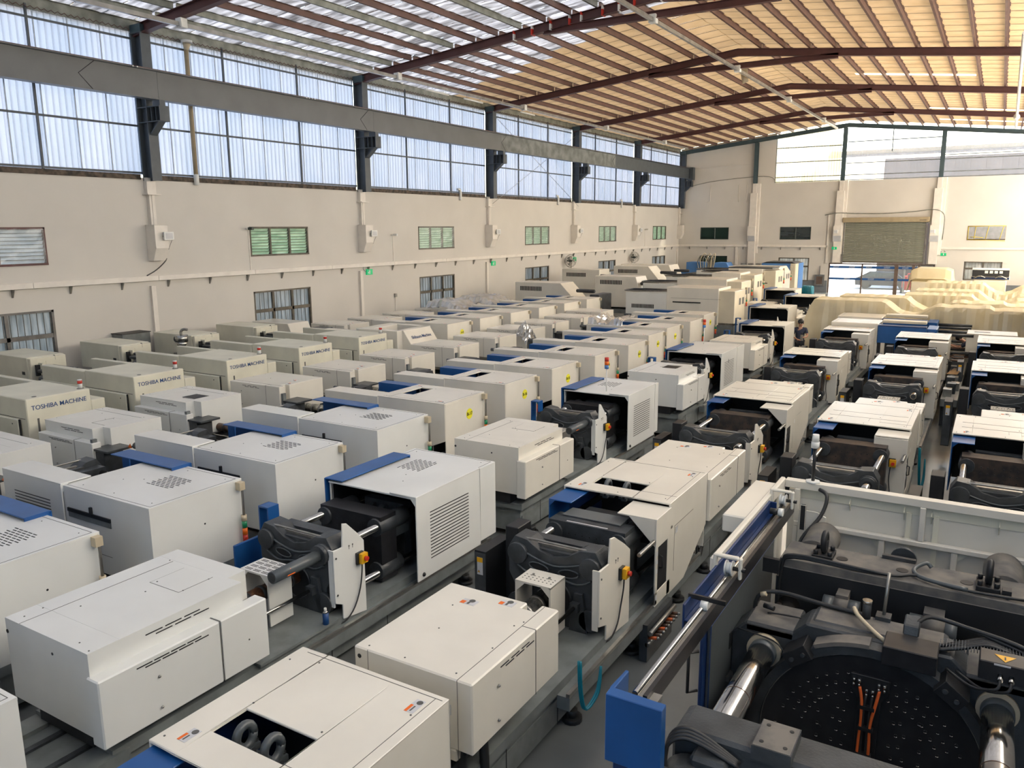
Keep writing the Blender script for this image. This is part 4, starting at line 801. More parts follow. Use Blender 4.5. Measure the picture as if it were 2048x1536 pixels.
# ---- row 2
machine('injection_moulding_machine', 'cream machine cut off by the bottom edge, two eye bolts in its roof hole', G2, (18.88, -17.9, 0), style='B', inj=(0, 1.6), pl=2.7, c=(4.27, 5.68), paint='cream_paint', w=1.47)
machine('injection_moulding_machine', 'cream machine left of the rail guarded giant, silver barrel under its purge guard', G2, (18.80, -11.86, 0), style='B', inj=(0, 1.42), pl=2.86, c=(4.43, 5.92), paint='cream_paint', w=1.48, tube=None)
machine('injection_moulding_machine', 'cream open machine second in the right-middle row, blue hood at its left', G2, (18.75, -5.92, 0), style='B', inj=(0, 1.75), pl=2.9, c=(5.18, 6.88), paint='cream_paint', w=1.56, tube=T2, hole=False)
machine('injection_moulding_machine', 'third machine in the right-middle row, cables and dark box at its left', G2, (18.72, .97, 0), style='B', inj=(0, .95), pl=2.9, c=(4.64, 5.9), paint='cream_paint', w=1.46, detail=1, hole=False, column=True)
machine('injection_moulding_machine', 'fourth machine in the right-middle row, in front of the two blue doored machines', G2, (18.68, 6.95, 0), style='B', inj=(0, .6), pl=2.9, c=(4.6, 5.7), paint='cream_paint', w=1.46, detail=1, hole=False, column=True)
# ---- row 3
G3 = 'cream moulding machines in the row behind the giant machine'; T3 = (.42, .062, 'chrome')
machine('injection_moulding_machine', 'cream machine directly behind the giant machine, white lamp pole in front of it', G3, (20.98, -8.2, 0), style='B', inj=(0, 1.6), pl=3.9, c=(6.3, 8.05), paint='cream_paint', w=1.50, tube=T3, hole=False, column=True)
machine('injection_moulding_machine', 'second cream machine behind the giant, light yellow purge guard and thick bar end', G3, (20.98, -.1, 0), style='B', inj=(0, 1.05), pl=3.2, c=(5.08, 6.7), paint='cream_paint', w=1.50, tube=T3, hole=False, column=True)
machine('injection_moulding_machine', 'third cream machine behind the giant, beside bare beds with yellow scrap', G3, (20.98, 6.68, 0), style='B', inj=(0, .9), pl=2.6, c=(3.9, 5.4), paint='cream_paint', w=1.45, detail=1, hole=False, column=True)
# ---- row 4
G4 = 'cream moulding machines along the right edge'
machine('injection_moulding_machine', 'cream machine at the right edge next to the bright aisle, nearest of that row', G4, (23.08, -8.2, 0), style='B', inj=(0, 1.6), pl=4.0, c=(6.4, 7.95), paint='cream_paint', w=1.50, hole=False, column=True)
machine('injection_moulding_machine', 'cream machine at the right edge, second from the giant machine', G4, (23.16, -.1, 0), style='B', inj=(0, 1.0), pl=3.2, c=(5.15, 6.7), paint='cream_paint', w=1.50, tube=T3, hole=False, column=True)
machine('injection_moulding_machine', 'farthest cream machine at the right edge, flat grey cover behind it', G4, (23.16, 6.75, 0), style='B', inj=(0, .9), pl=2.4, c=(3.6, 5.4), paint='cream_paint', w=1.45, detail=1, hole=False, column=True)
# ---- left-middle rows, axis towards the aisle (rotated)
GL2 = 'closed moulding machines with lamp posts, left of the middle row'
L2 = [  # far edge Y, X origin, clamp (c0,c1), discs, style
 (-11.55, 8.75, (4.45, 6.25), None, 'A', True, 'white machine cut off by the left edge, yellow warning triangle at its end corner'),
 (-9.38, 8.5, (4.45, 6.32), None, 'A', True, 'white closed machine with louvred near door and full lamp stack, second from lower left'),
 (-7.27, 8.45, (4.45, 6.28), None, 'A', True, 'white closed machine with small orange triangle at its left cover'),
 (-5.00, 8.30, (4.55, 6.42), None, 'A', True, 'white closed machine whose lamp post shows a single blue capped light'),
 (-2.75, 8.35, (4.45, 6.15), 'B-17', 'B', True, 'cream closed machine with the yellow disc B-17'),
 (-.50, 8.4, (4.45, 6.1), 'B-16', 'B', True, 'cream closed machine right behind the one with disc B-17'),
 (1.72, 8.35, (4.45, 6.12), 'B-15', 'B', True, 'cream closed machine with a black flap propped on its roof hole'),
 (4.02, 8.35, (4.45, 6.18), 'B-14', 'B', True, 'cream closed machine with a round black fan opening in its end'),
 (6.28, 8.35, (4.45, 6.18), 'B-13', 'B', True, 'cream closed machine, fifth yellow disc counted from B-17'),
 (8.55, 8.2, (4.45, 6.05), 'B-12', 'B', True, 'cream closed machine, sixth yellow disc counted from B-17'),
 (10.6, 8.1, (4.45, 6.0), 'B-11', 'B', True, 'cream closed machine with clear film bundled over its mould area'),
 (12.85, 8.15, (4.45, 6.0), None, 'B', True, 'cream closed machine behind the one wrapped in clear film'),
 (15.2, 7.9, (4.45, 6.0), 'B-9', 'B', True, 'last cream machine with a yellow disc, before the large far machines'),
]
for i, (yf, x0, c, disc, st, lt, lab) in enumerate(L2):
    whites = i < 4
    machine('injection_moulding_machine', lab, GL2, (x0, yf, 0), R90, style=st, inj=(0, 1.60) if i != 3 else (-.3, 1.3), c=c, door='closed', pl=2.95, paint='white_paint' if whites else 'cream_paint', w=1.42,
            injm='cream_paint' if i > 3 else None, perf=i == 1, grille=i in (0, 1, 2, 3), rail=i in (1, 2, 3), light=lt, disc=disc, detail=2 if i < 3 else 1, blue=(3.75, 5.2) if whites else None, injstyle='A' if i in (1, 2, 3) else 'B', roof_hole=(i == 3), open_cabinet=i in (1, 2), tube=(.5, .06, 'tube_grey') if i in (1, 2) else None, purge_g=False)

# ---- old machines with lettering, next to the left wall (also rotated)
GT = 'older moulding machines with company lettering by the left wall'
def tm_parts(root, i, brand=True, H=1.95, w=1.28):
    part('bed', 'tbed', lambda b: (b.box(.1, w + .2, .2, 6.6, 0, .75, 'bed_grey'), b.box(.2, w - .1, .3, 6.5, .75, .85, 'dark_cast')), root)
    ic = part('injection_cover', 'tinj', lambda b: (b.box(0, .96, .05, 1.90, 1.2, H, 'old_cream'), b.box(.02, .94, 1.90, 2.02, 1.25, H - .02, 'old_cream')), root, bevel=.012)
    part('cover_seams', 'tinjt', lambda b: (b.box(.3, .304, 1.95, 2.024, 1.25, H, 'seam'), b.box(.955, .962, 1.62, 1.76, 1.5, 1.58, 'black'), [b.box(.1 + q * .25, .25 + q * .25, 2.02, 2.023, 1.38, 1.44, 'brown_band') for q in range(3)], b.box(.04, .55, 2.02, 2.03, 1.47, 1.83, 'old_cream')), ic)
    part('fixed_platen', 'tplat', lambda b: (b.prism([(.1, .7), (w - .1, .7), (w - .1, 1.55), (w - .35, 1.72), (.35, 1.72), (.1, 1.55)], 'y', 2.75, 3.1, 'dark_cast'), b.box(.3, 1.0, 2.4, 2.9, 1.62, 1.70, 'dark_cast'), b.box(.5, .8, 2.3, 3.2, 1.70, 1.76, 'dark_cast')), root, bevel=.02)
    part('hopper_neck', 'thop', lambda b: (b.box(.75, .80, 2.12, 2.30, 1.45, 1.82, 'old_cream'), b.box(.80, .9, 2.14, 2.2, 1.5, 1.78, 'black'), b.box(.55, .8, 2.0, 2.3, 1.66, 1.70, 'old_cream')), root)
    part('tie_bar', 'ttb', lambda b: b.cyl((0, 3.1, 0), (0, 5, 0), .05, 'steel', 10), root, (.3, 0, 1.5)); part('tie_bar', 'ttb', None, root, (w - .3, 0, 1.5))
    part('sliding_door', 'tdoor', lambda b: (b.box(w - .20, w, 3.15, 4.92, 1.45, H - .03, 'old_cream'), b.box(w + .01, w + .06, 3.15, 4.92, .75, H - .38, 'old_cream'), b.prism([(w - .20, H - .03), (w - .02, H - .03), (w - .02, H - .4), (w - .12, H - .4)], 'y', 4.9, 4.93, 'old_cream')), root, bevel=.012)
    part('rear_door', 'trd', lambda b: b.box(-.02, .12, 3.3, 4.92, 1.5, H - .02, 'old_cream'), root, bevel=.012)
    cc = part('clamp_cover', 'tclamp', lambda b: (b.box(0, w, 4.95, 6.78, .8, H, 'old_cream'), b.box(-.30, 0.0, 5.2, 6.78, .6, H - .24, 'old_cream'), b.box(w + .005, w + .07, 4.90, 6.55, .75, H - .40, 'old_cream')), root, bevel=.015)
    part('cover_seams', 'tclt', lambda b: (b.box(w, w + .003, 4.95, 6.70, H - .395, H - .385, 'black'), b.box(w + .07, w + .073, 4.91, 4.93, .75, H - .40, 'black'), b.box(w + .02, w + .06, 6.555, 6.56, .75, H - .4, 'black'), b.cyl((w - .25, 6.62, H), (w - .25, 6.62, H + .004), .045, 'seam', 12), b.box(w - .22, w - .18, 6.78, 6.782, .8, H - .4, 'seam'), b.cyl((w + .07, 5.1, H - .5), (w + .075, 5.1, H - .5), .015, 'black', 6), b.cyl((w + .07, 6.35, H - .5), (w + .075, 6.35, H - .5), .015, 'black', 6)), cc)
    if brand: lettering('tmc', 'TOSHIBA MACHINE', .125, 'ink_blue', cc, (w * .50, 6.783, H - .19), (pi / 2, 0, pi), sx=1.0)
    be = part('beacon', 'tbeacon', lambda b: (b.cyl((0, 0, 0), (0, 0, .16), .045, 'white_plastic', 12), b.cyl((0, 0, -.005), (0, 0, .005), .07, 'seam', 12)), root, (.10, 6.62, H))
    part('beacon_lens', 'tbeaconl', lambda b: b.cyl((0, 0, .10), (0, 0, .16), .048, 'red', 12), be, (0, 0, .005)); part('beacon_cap', 'tbc', lambda b: b.cyl((0, 0, .165), (0, 0, .185), .045, 'white_plastic', 12), be)
TL = ['older cream machine with blue lettering, nearest of that row at the left edge', 'older cream machine with blue lettering, second of its row beside the barred window', 'older cream machine with blue lettering, right of the dark wall cabinet',
      'older cream machine with blue lettering, fourth of its row', 'older cream machine with blue lettering, last before the machine with open roof']
for i, yf in enumerate((-7.25, -4.75, -2.25, .15, 2.55)):
    r = thing('older_moulding_machine', TL[i], 'machine', (.68 if i else 1.05, yf, 0), R90, GT); tm_parts(r, i)
r = thing('older_moulding_machine', 'older cream machine, only its rear cover shows under the first barred window', 'machine', (.80, -9.75, 0), R90, GT); tm_parts(r, 9, False)
# dryer on top of the third one
r = thing('hopper_dryer', 'small shiny steel hopper dryer standing on the older machine by the left wall', 'hopper', (3.05, -1.5, 1.50), 0)
one('stand', lambda b: (b.box(-.2, .2, -.16, .16, 0, .06, 'steel'), b.cyl((0, 0, .06), (0, 0, .2), .1, 'brown_band', 12)), r)
one('cone', lambda b: b.cyl((0, 0, .2), (0, 0, .38), .07, 'hopper_steel', 18, r1=.18), r); one('drum', lambda b: b.cyl((0, 0, .38), (0, 0, .58), .18, 'hopper_steel', 20), r)
one('lid_pipe', lambda b: b.tube([(0, 0, .58), (0, 0, .68), (.05, .04, .74), (.16, .1, .74)], .04, 'steel', n=8, sub=3), r); one('blower', lambda b: b.cyl((-.24, 0, .45), (-.15, 0, .45), .1, 'dark_cast', 14), r)
# machine with slanted sign and open roof
r = thing('injection_moulding_machine', 'cream machine with open roof and a slanted sign with blue script at its end', 'machine', (1.0, 4.75, 0), R90, GT)
one('bed', lambda b: b.box(.1, 1.7, .2, 6.5, 0, .8, 'bed_grey'), r)
one('injection_cover', lambda b: (b.box(.3, 1.3, -.6, .75, 1.1, 1.85, 'cream_paint'), b.prism([(.75, 1.1), (1.4, 1.45), (1.2, 1.85), (.75, 1.85)], 'x', .3, 1.3, 'cream_paint')), r, bevel=.015)
one('intake_grille', lambda b: [b.box(1.3, 1.304, -.45 + q * .3, -.25 + q * .3, 1.55, 1.75, 'black') for q in range(2)], r)
one('mould_area', lambda b: (b.box(.2, 1.5, 2.6, 3.0, .7, 1.65, 'dark_cast'), b.cyl((.4, 2.2, 1.55), (.4, 4.6, 1.55), .06, 'dark_cast', 10), b.box(.6, 1.1, 2.1, 2.7, 1.6, 1.75, 'dark_cast')), r, bevel=.02)
one('sliding_door', lambda b: (b.box(1.4, 1.7, 3.3, 4.8, .8, 1.84, 'cream_paint')), r, bevel=.012)
cc = one('clamp_cover', lambda b: (b.box(0, .25, 4.8, 6.5, .7, 1.95, 'cream_paint'), b.box(1.45, 1.75, 4.8, 6.5, .7, 1.95, 'cream_paint'), b.box(.25, 1.45, 4.8, 5.3, .7, 1.95, 'cream_paint'), b.prism([(6.3, 1.95), (6.55, 1.95), (6.9, 1.45), (6.9, .7), (6.3, .7)], 'x', .1, 1.5, 'cream_paint')), r, bevel=.012)
one('opening', lambda b: (b.box(.25, 1.45, 5.3, 6.3, 1.7, 1.72, 'black'), [b.tube([(.3 + q * .12, 5.35, 1.74), (.5 + q * .1, 5.8, 1.80), (.3 + q * .13, 6.2, 1.75)], .025, 'brown_band' if q % 2 else 'black', n=5, sub=3) for q in range(8)]), cc)
lettering('shib', 'Shibaura Machine', .15, 'ink_blue', cc, (.8, 6.735, 1.71), (radians(55), 0, pi), sx=.95)
# ---- closed machines along the left wall, farther
GA = 'closed cream machines along the left wall'
AL = [(6.68, 'A-8', 'cream machine with the yellow disc A-8, beside the slanted script sign'), (8.68, None, 'cream machine behind the one with disc A-8'), (10.8, None, 'cream machine, second behind disc A-8'),
      (13.0, None, 'cream machine, third behind disc A-8, left end under crinkled clear film'), (15.2, None, 'cream machine, fourth behind disc A-8, by the wall fan'), (17.4, None, 'cream machine just before the vented far machines')]
for yf, disc, lab in AL:
    machine('injection_moulding_machine', lab, GA, (1.55, yf, 0), R90, style='B', inj=(0, 1.65), c=(4.5, 6.28), door='closed', pl=3.0, H=1.95, paint='cream_paint', w=1.44, perf=False, light=True, disc=disc, detail=1, injstyle='B', purge_g=False)
def crinkle(name, label, pts, par=None, amp=.06):
    """a loose sheet of clear film over a footprint: pts = grid of (x,y,z)"""
    def f(b):
        n = len(pts); k = len(pts[0]); vs = [(x + random.uniform(-.02, .02), y + random.uniform(-.02, .02), z + random.uniform(-amp, amp)) for row in pts for x, y, z in row]
        b.add(vs, [(i * k + j, (i + 1) * k + j, (i + 1) * k + j + 1, i * k + j + 1) for i in range(n - 1) for j in range(k - 1)], 'film_clear')
    return tag(one(name, f), label, 'plastic sheet')
def grid(x0, x1, y0, y1, fz, nx=22, ny=14): return [[(x0 + (x1 - x0) * i / nx, y0 + (y1 - y0) * j / ny, fz(i / nx, j / ny)) for j in range(ny + 1)] for i in range(nx + 1)]
crinkle('plastic_sheet', 'shiny crinkled clear film over the machines by the left wall', grid(2.2, 4.6, 11.4, 13.2, lambda u, v: 2.02 - 1.0 * max(0, u - .45) - .25 * (v < .1)))
crinkle('plastic_sheet', 'second shiny crinkled clear film, right behind the first by the left wall', grid(2.4, 4.8, 13.6, 15.4, lambda u, v: 2.05 - .9 * max(0, u - .5) - .25 * (v < .1)))
crinkle('plastic_sheet', 'clear film draped over the mould area of a disc machine in the middle', grid(10.9, 12.4, 9.1, 10.75, lambda u, v: 1.85 + .12 * sin(9 * u) - (.5 if v < .08 else 0) - .5 * (u < .1)))
crinkle('plastic_sheet', 'white bundled film hanging on an injection cover between the disc machines', grid(9.5, 10.0, 6.8, 7.6, lambda u, v: 1.95 - .8 * abs(v - .5) - .5 * abs(u - .4)), amp=.08)

# ---- large machines at the far left
GF = 'large cream machines at the far left'
def big(label, x0, y0, W_, H, inj, nose, cl, door_x, loft=0.0, vents=True, dark_top=False, mid=.62):
    r = thing('large_moulding_machine', label, 'machine', (x0, y0 + W_, 0), R90, GF)
    one('bed', lambda b: b.box(.1, W_ - .1, 0.2, cl[1], 0, .9, 'bed_grey'), r)
    ic = one('injection_cover', lambda b: b.prism([(inj[0], 1.0), (inj[1] + nose, 1.0), (inj[1] + nose, H - .9), (inj[1], H), (inj[0], H)], 'x', .3, W_ - .2, 'cream_paint'), r, bevel=.015)
    if vents: one('vent_grille', lambda b: [b.box(W_ - .2, W_ - .196, inj[0] + .3 + q * .09, inj[0] + .36 + q * .09, H - .42, H - .2, 'black') for q in range(14)], ic)
    one('service_hood', lambda b: b.box(.1, .3, inj[0] + .2, inj[1], 1.0, H - .2, 'cream_paint'), r, bevel=.01)
    one('fixed_platen', lambda b: (b.box(.2, W_ - .2, inj[1] + nose + .7, inj[1] + nose + 1.2, .7, H - .5, 'dark_cast'), b.cyl((W_ - .4, inj[1] + nose - .1, H - .35), (W_ - .4, inj[1] + nose + .9, H - .35), .09, 'dark_cast', 12)), r, bevel=.03)
    one('upper_piping', lambda b: [b.tube([(.4 + q * .2, door_x[0] - .2, H - .22), (.5 + q * .2, door_x[0] + .6, H - .24 + .03 * (q % 3)), (.4 + q * .2, door_x[1], H - .2)], .03, 'dark_cast' if q % 3 else 'steel', n=5, sub=3) for q in range(7)], r)
    dd = one('sliding_door', lambda b: b.box(W_ - .12, W_ + .03, door_x[0], door_x[1], .8, H - .28, 'white_paint'), r, bevel=.01)
    one('vent_grille', lambda b: [b.box(W_ + .03, W_ + .034, door_x[0] + .3 + q * .07, door_x[0] + .35 + q * .07, H - 1.0, H - .82, 'black') for q in range(16)], dd)
    cc = one('clamp_cover', lambda b: (b.box(0, W_, cl[0], cl[1] - .7, .8, H, 'cream_paint'), b.prism([(cl[1] - .7, .8), (cl[1], .8), (cl[1], H - .35), (cl[1] - .25, H), (cl[1] - .7, H)], 'x', 0, W_, 'cream_paint') if loft else b.box(.1, W_ - .1, cl[1] - .7, cl[1], .8, H - .1, 'pale_cream')), r, bevel=.012)
    one('door_track', lambda b: (b.box(W_, W_ + .03, cl[0] + .3, cl[0] + 1.6, H * .72, H * .72 + .05, 'black'), b.box(W_, W_ + .004, cl[0] + .2, cl[1] - .6, H * .80, H * .804, 'seam')), cc)
    one('end_grille', lambda b: [b.box(.3 + s * .5, .6 + s * .5, cl[1], cl[1] + .004, H - .75, H - .45, 'seam') for s in (0, 1)], cc)
    if dark_top: one('roof_plate', lambda b: b.box(.1, W_ - .1, cl[0] - .6, cl[1] - .2, H, H + .06, 'dark_cast'), r)
    stack_light(r, .1, cl[1], H, 0)
    return r
big('large machine with slanted nose cover and vent grille, nearest of the far left group', 2.4, 18.6, 1.9, 2.42, (0, 2.6), .9, (8.2, 11.3), (6.2, 8.2))
big('large machine with two stepped covers, second of the far left group', 4.6, 22.2, 1.9, 2.60, (.6, 2.9), .3, (5.2, 8.4), (3.4, 5.2), vents=True)
big('large machine with tall rear block against the left wall', 1.6, 25.3, 1.9, 2.75, (0, 2.4), .0, (9.0, 11.2), (6.5, 9.0))
big('large machine with slanted white hood facing the camera', 3.6, 28.2, 1.9, 2.85, (0, 2.2), .8, (7.6, 9.6), (5.6, 7.6), dark_top=True)
big('farthest large machine, its end panel slanting beside the blue cabinet', 2.2, 32.5, 2.2, 2.75, (0, 3.3), .4, (7.2, 10.4), (5.2, 7.2), loft=.3)

# ---- blue cabinet, blue machine, teal motor, welding-like hoses at the back wall
r = thing('blue_cabinet', 'big blue steel cabinet with cream edge post near the back wall', 'cabinet', (9.4, 40.5, 0))
one('body', lambda b: b.box(0, 1.95, 0, 2.4, .25, 2.62, 'sky_blue_paint'), r, bevel=.02); one('corner_post', lambda b: b.box(1.95, 2.3, -.05, .9, .2, 2.62, 'pale_cream'), r, bevel=.02)
one('side_body', lambda b: b.box(1.95, 2.32, .9, 2.4, .25, 2.62, 'sky_blue_paint'), r); one('black_top', lambda b: b.prism([(0, 2.62), (2.3, 2.62), (2.0, 2.72), (.3, 2.72)], 'y', .1, 2.3, 'black'), r); one('door_handle', lambda b: b.box(1.6, 1.8, -.02, 0, 1.5, 1.58, 'white_plastic'), r)
one('plinth', lambda b: b.box(.1, 2.2, .1, 2.3, 0, .25, 'black'), r)
r = thing('blue_press', 'blue old press with pale hoses standing in the far left corner', 'machine', (1.1, 46.3, 0))
one('body', lambda b: (b.box(0, .8, .5, 1.6, 0, 1.7, 'sky_blue_paint'), b.box(.8, 2.2, .3, 1.7, 0, 2.35, 'sky_blue_paint'), b.prism([(2.7, 0), (4.3, 0), (4.3, 2.0), (4.1, 2.35), (3.2, 2.35), (2.7, 1.9)], 'y', .2, 1.6, 'sky_blue_paint')), r, bevel=.03)
one('table', lambda b: b.box(2.2, 2.7, .4, 1.5, 0, 1.2, 'black'), r)
for q in range(6): one('hose', lambda b: b.tube([(2.0 + q * .16, .2, 1.4), (1.8 + q * .22, .1, 2.4 + .1 * (q % 3)), (2.2 + q * .2, .1, 2.9 + .15 * (q % 2)), (2.6 + q * .1, .2, 2.2), (2.4 + q * .1, .2, 1.5)], .04, 'lamp_cream' if q % 2 else 'hopper_steel', n=6, sub=4), r)
r = thing('teal_motor', 'teal green electric motor unit on the floor by the back wall', 'motor', (12.1, 40.6, 0))
one('housing', lambda b: (b.cyl((.05, .3, .75), (.75, .3, .75), .38, 'teal', 22), b.box(.1, .7, 0, .6, .1, .6, 'teal'), b.cyl((-.2, .3, .75), (.05, .3, .75), .2, 'teal', 16)), r, bevel=0); one('cooling_fins', lambda b: [b.cyl((.1 + q * .08, .3, .75), (.12 + q * .08, .3, .75), .41, 'teal', 22) for q in range(8)], r)
for x in (.1, .6): one('base_rail', lambda b: b.box(x, x + .1, -.1, .7, 0, .1, 'black'), r)
r = thing('valve_rack', 'rack of small machine heads along the back wall under the dark window', 'rack', (5.6, 48.4, 0))
one('table', lambda b: (b.box(0, 3.2, 0, .8, 1.55, 1.62, 'dark_cast'), [b.box(x, x + .06, .05, .75, 0, 1.55, 'dark_cast') for x in (0, 1.05, 2.1, 3.14)]), r)
for q in range(5): one('machine_head', lambda b: (b.cyl((.3 + q * .6, .4, 1.62), (.3 + q * .6, .4, 2.1), .12, 'steel', 12), b.box(.12 + q * .6, .48 + q * .6, .25, .55, 2.0, 2.25, 'steel'), b.cyl((.3 + q * .6, .1, 1.9), (.3 + q * .6, .5, 1.9), .16, 'dark_cast', 12)), r)

# ---- two machines across with blue doors and long arms, right of the middle
GX = 'grey topped machines lying across the aisle with blue doors'
for i, (x0, y0, lab) in enumerate(((18.72, 12.78, 'grey topped machine with wide dark blue door and long tie bars, front of the pair'), (18.6, 14.85, 'grey topped machine with blue door, rear of the pair before the cream film'))):
    r = thing('injection_moulding_machine', lab, 'machine', (x0, y0, 0), 0, GX)
    one('bed', lambda b: b.box(-.1, 5.6, .1, 1.2, 0, .75, 'dark_cast'), r)
    one('clamp_cover', lambda b: b.box(0, 1.5, -.05, 1.25, .6, 1.88, 'cream_paint'), r, bevel=.02)
    one('cover_seams', lambda b: b.box(.12, .125, 0, 1.2, 1.88, 1.883, 'seam'), r, kind='stuff')
    one('sliding_door', lambda b: (b.box(1.5, 2.95, -.08, -.03, 1.25, 1.80, 'blue_paint'), b.box(1.5, 2.95, -.08, .28, 1.80, 1.84, 'navy_paint'), b.box(1.5, 2.9, -.02, .02, .6, 1.25, 'dark_plate'), b.box(1.62, 1.74, -.09, -.02, .55, 1.25, 'cream_paint'), b.box(2.7, 2.82, -.09, -.02, .55, 1.25, 'cream_paint')), r)
    one('hood', lambda b: b.box(1.55, 2.9, .5, .9, 1.86, 1.95, 'pale_cream'), r, bevel=.01)
    one('fixed_platen', lambda b: (b.box(2.95, 3.25, .0, 1.15, .75, 1.78, 'blue_paint'), b.box(3.0, 3.2, -.06, .0, 1.3, 1.7, 'steel')), r, bevel=.015)
    for z in (1.05, 1.62):
        for y in (.1, 1.0): one('tie_bar', lambda b: b.cyl((3.2, y, z), (4.3, y, z), .05, 'dark_cast', 12), r)
    if i == 0:
        one('injection_cover', lambda b: b.box(4.1, 5.5, .1, 1.2, 1.1, 1.70, 'cream_paint'), r, bevel=.01); one('cover_slot', lambda b: b.box(4.3, 4.75, .55, .7, 1.70, 1.704, 'black'), r)
        one('red_brackets', lambda b: [b.box(3.3, 4.2, .1 + q * .3, .14 + q * .3, .9 + q * .1, .95 + q * .1, 'brown_band') for q in range(3)], r, kind='stuff')
# bare beds between row 3 and the right edge row
r = thing('bare_machine_bed', 'bare dark machine bed with yellow scrap, between the two right rows', 'machine bed', (22.56, 6.3, 0))
one('frame', lambda b: (b.box(0, .6, 0, 3.6, .55, .75, 'bed_grey'), b.box(.02, .5, .2, 3.4, 0, .55, 'dark_cast')), r, bevel=.01); one('castings', lambda b: [b.box(.05 + .1 * (q % 3), .35 + .1 * (q % 3), .3 + q * .5, .62 + q * .5, .75, .95 + .07 * (q % 2), 'dark_cast' if q % 2 else 'steel') for q in range(6)], r, kind='stuff')
one('scrap_strips', lambda b: [b.box(.0 + .03 * q, .4 + .02 * q, 2.6 + q * .08, 2.64 + q * .08, .98 + .01 * q, 1.0 + .01 * q, 'wood') for q in range(8)], r, kind='stuff')
r = thing('bare_machine_bed', 'bare grey machine bed with a low table end, farther back in the right aisle', 'machine bed', (22.5, 10.05, 0))
one('frame', lambda b: (b.box(0, .6, 0, 2.6, .6, .8, 'bed_grey'), b.box(.05, .5, .1, 2.5, 0, .6, 'dark_cast')), r, bevel=.01); one('castings', lambda b: [b.box(.05, .45, .2 + q * .5, .5 + q * .5, .8, 1.0 + .1 * (q % 2), 'dark_cast') for q in range(5)], r, kind='stuff')
one('red_strips', lambda b: [b.box(.0, .5, .5 + q * .6, .55 + q * .6, 1.12, 1.15, 'brown_band') for q in range(3)], r, kind='stuff')

for o in bpy.data.objects:
    if o.name.startswith('bare_machine_bed'): o.scale = (.66, 1, 1); o.location.x = 22.52
# ---- machines under cream film at the right back
GM = 'machines covered with cream plastic film at the right back'
FM = [(17.5, 16.3, 2.3, 1.5, 'front machine of the cream film covered block'), (18.0, 19.0, 2.25, 1.6, 'second film covered machine, its low cream end box in front of the glass doors'), (20.2, 21.6, 2.2, 1.6, 'third film covered machine of the cream block'),
      (20.4, 24.4, 2.2, 1.7, 'fourth film covered machine of the cream block'), (20.5, 28.4, 2.3, 2.2, 'fifth film covered machine, near the right side of the back wall')]
for i, (x0, y0, H, D, lab) in enumerate(FM):
    r = thing('covered_machine', lab, 'machine', (x0, y0, 0), 0, GM)
    XE = 25.9 - x0; segs = ((0, 2.45, H), (2.45, 4.1, H - .55), (4.1, min(5.3, XE - .1), H - .12)) + (((5.9, XE, H - .18),) if XE > 6.2 else ())
    one('bed', lambda b: b.box(.1, XE - .1, .1, D - .1, 0, .7, 'bed_grey'), r)
    for a, c, h in segs: one('cover', lambda b: b.box(a + .02, c - .02, .05, D - .05, .7, h - .04, 'pale_cream'), r, bevel=.03)
    if i == 0: one('vent_grille', lambda b: [b.box(.15 + s * .95 + q * .11, .24 + s * .95 + q * .11, .045, .05, H - .36 + rr * .06, H - .33 + rr * .06, 'black') for s in (0, 1) for q in range(6) for rr in range(4)], r, kind='stuff')
    def film(b, H=H, D=D, i=i, XE=XE):
        prof = [(-.22 if i == 0 else -.1, .15 if i == 0 else H * .55), (-.06, H * .7), (-.02, H - .25), (.0, 0), (.03, 0), (D * .5, 0), (D - .03, 0), (D + .02, -.3), (D + .15, -.8)]
        nx = 60; vs = []; k = 9
        def top(x):
            def st(a, bb, t): t = min(1, max(0, t)); return a + (bb - a) * t * t * (3 - 2 * t)
            if x < 2.45: return H
            if x < 4.1: return H - .42 * sin(pi * (x - 2.45) / 1.65) - .12 * (x - 2.45) / 1.65
            if x < 5.9: return H - .12 + .015 * sin(x * 9)
            return H - .18 + .01 * sin(x * 7)
        for q in range(nx + 1):
            x = -.03 + (XE + .05) * q / nx; t = top(x) + .02; w_ = .02 * sin(q * 1.7 + i) + .012 * random.uniform(-1, 1)
            sk = -.45 * max(0, 1 - q / 4) if i == 0 else 0
            for j, (y, z) in enumerate(prof):
                zz = (min(z, t - .1) if j < 3 else t + z)
                vs.append((x + (sk * (1 - j / 3) if j < 3 else 0), y + w_ * (1 if j < 3 else .3), zz + (w_ * .6 if 3 < j < 7 else 0)))
        b.add(vs, [(q * k + j, (q + 1) * k + j, (q + 1) * k + j + 1, q * k + j + 1) for q in range(nx) for j in range(k - 1)], 'film_cream')
        b.add([vs[j] for j in range(k)] + [(vs[j][0], vs[j][1], .3) for j in (3, 6)], [(3, 4, 5, 6, k + 1, k)], 'film_cream')
    o = one('plastic_film', film); o.location = (x0, y0, 0)
    tag(o, ('sagging cream plastic film over the ' + ('front', 'second', 'third', 'fourth', 'fifth')[i] + ' covered machine at the right'), 'plastic film', 'cream films over machines')
r = thing('wrapped_crate', 'tall cream crate in loose yellowish film left of the barred back window', 'crate', (19.3, 33.5, 0), 0)
one('crate', lambda b: (b.box(.1, 1.8, 0, 1.4, 0, 2.05, 'pale_cream'), b.box(.0, 1.95, 1.4, 3.2, 0, 2.55, 'pale_cream')), r, bevel=.04)
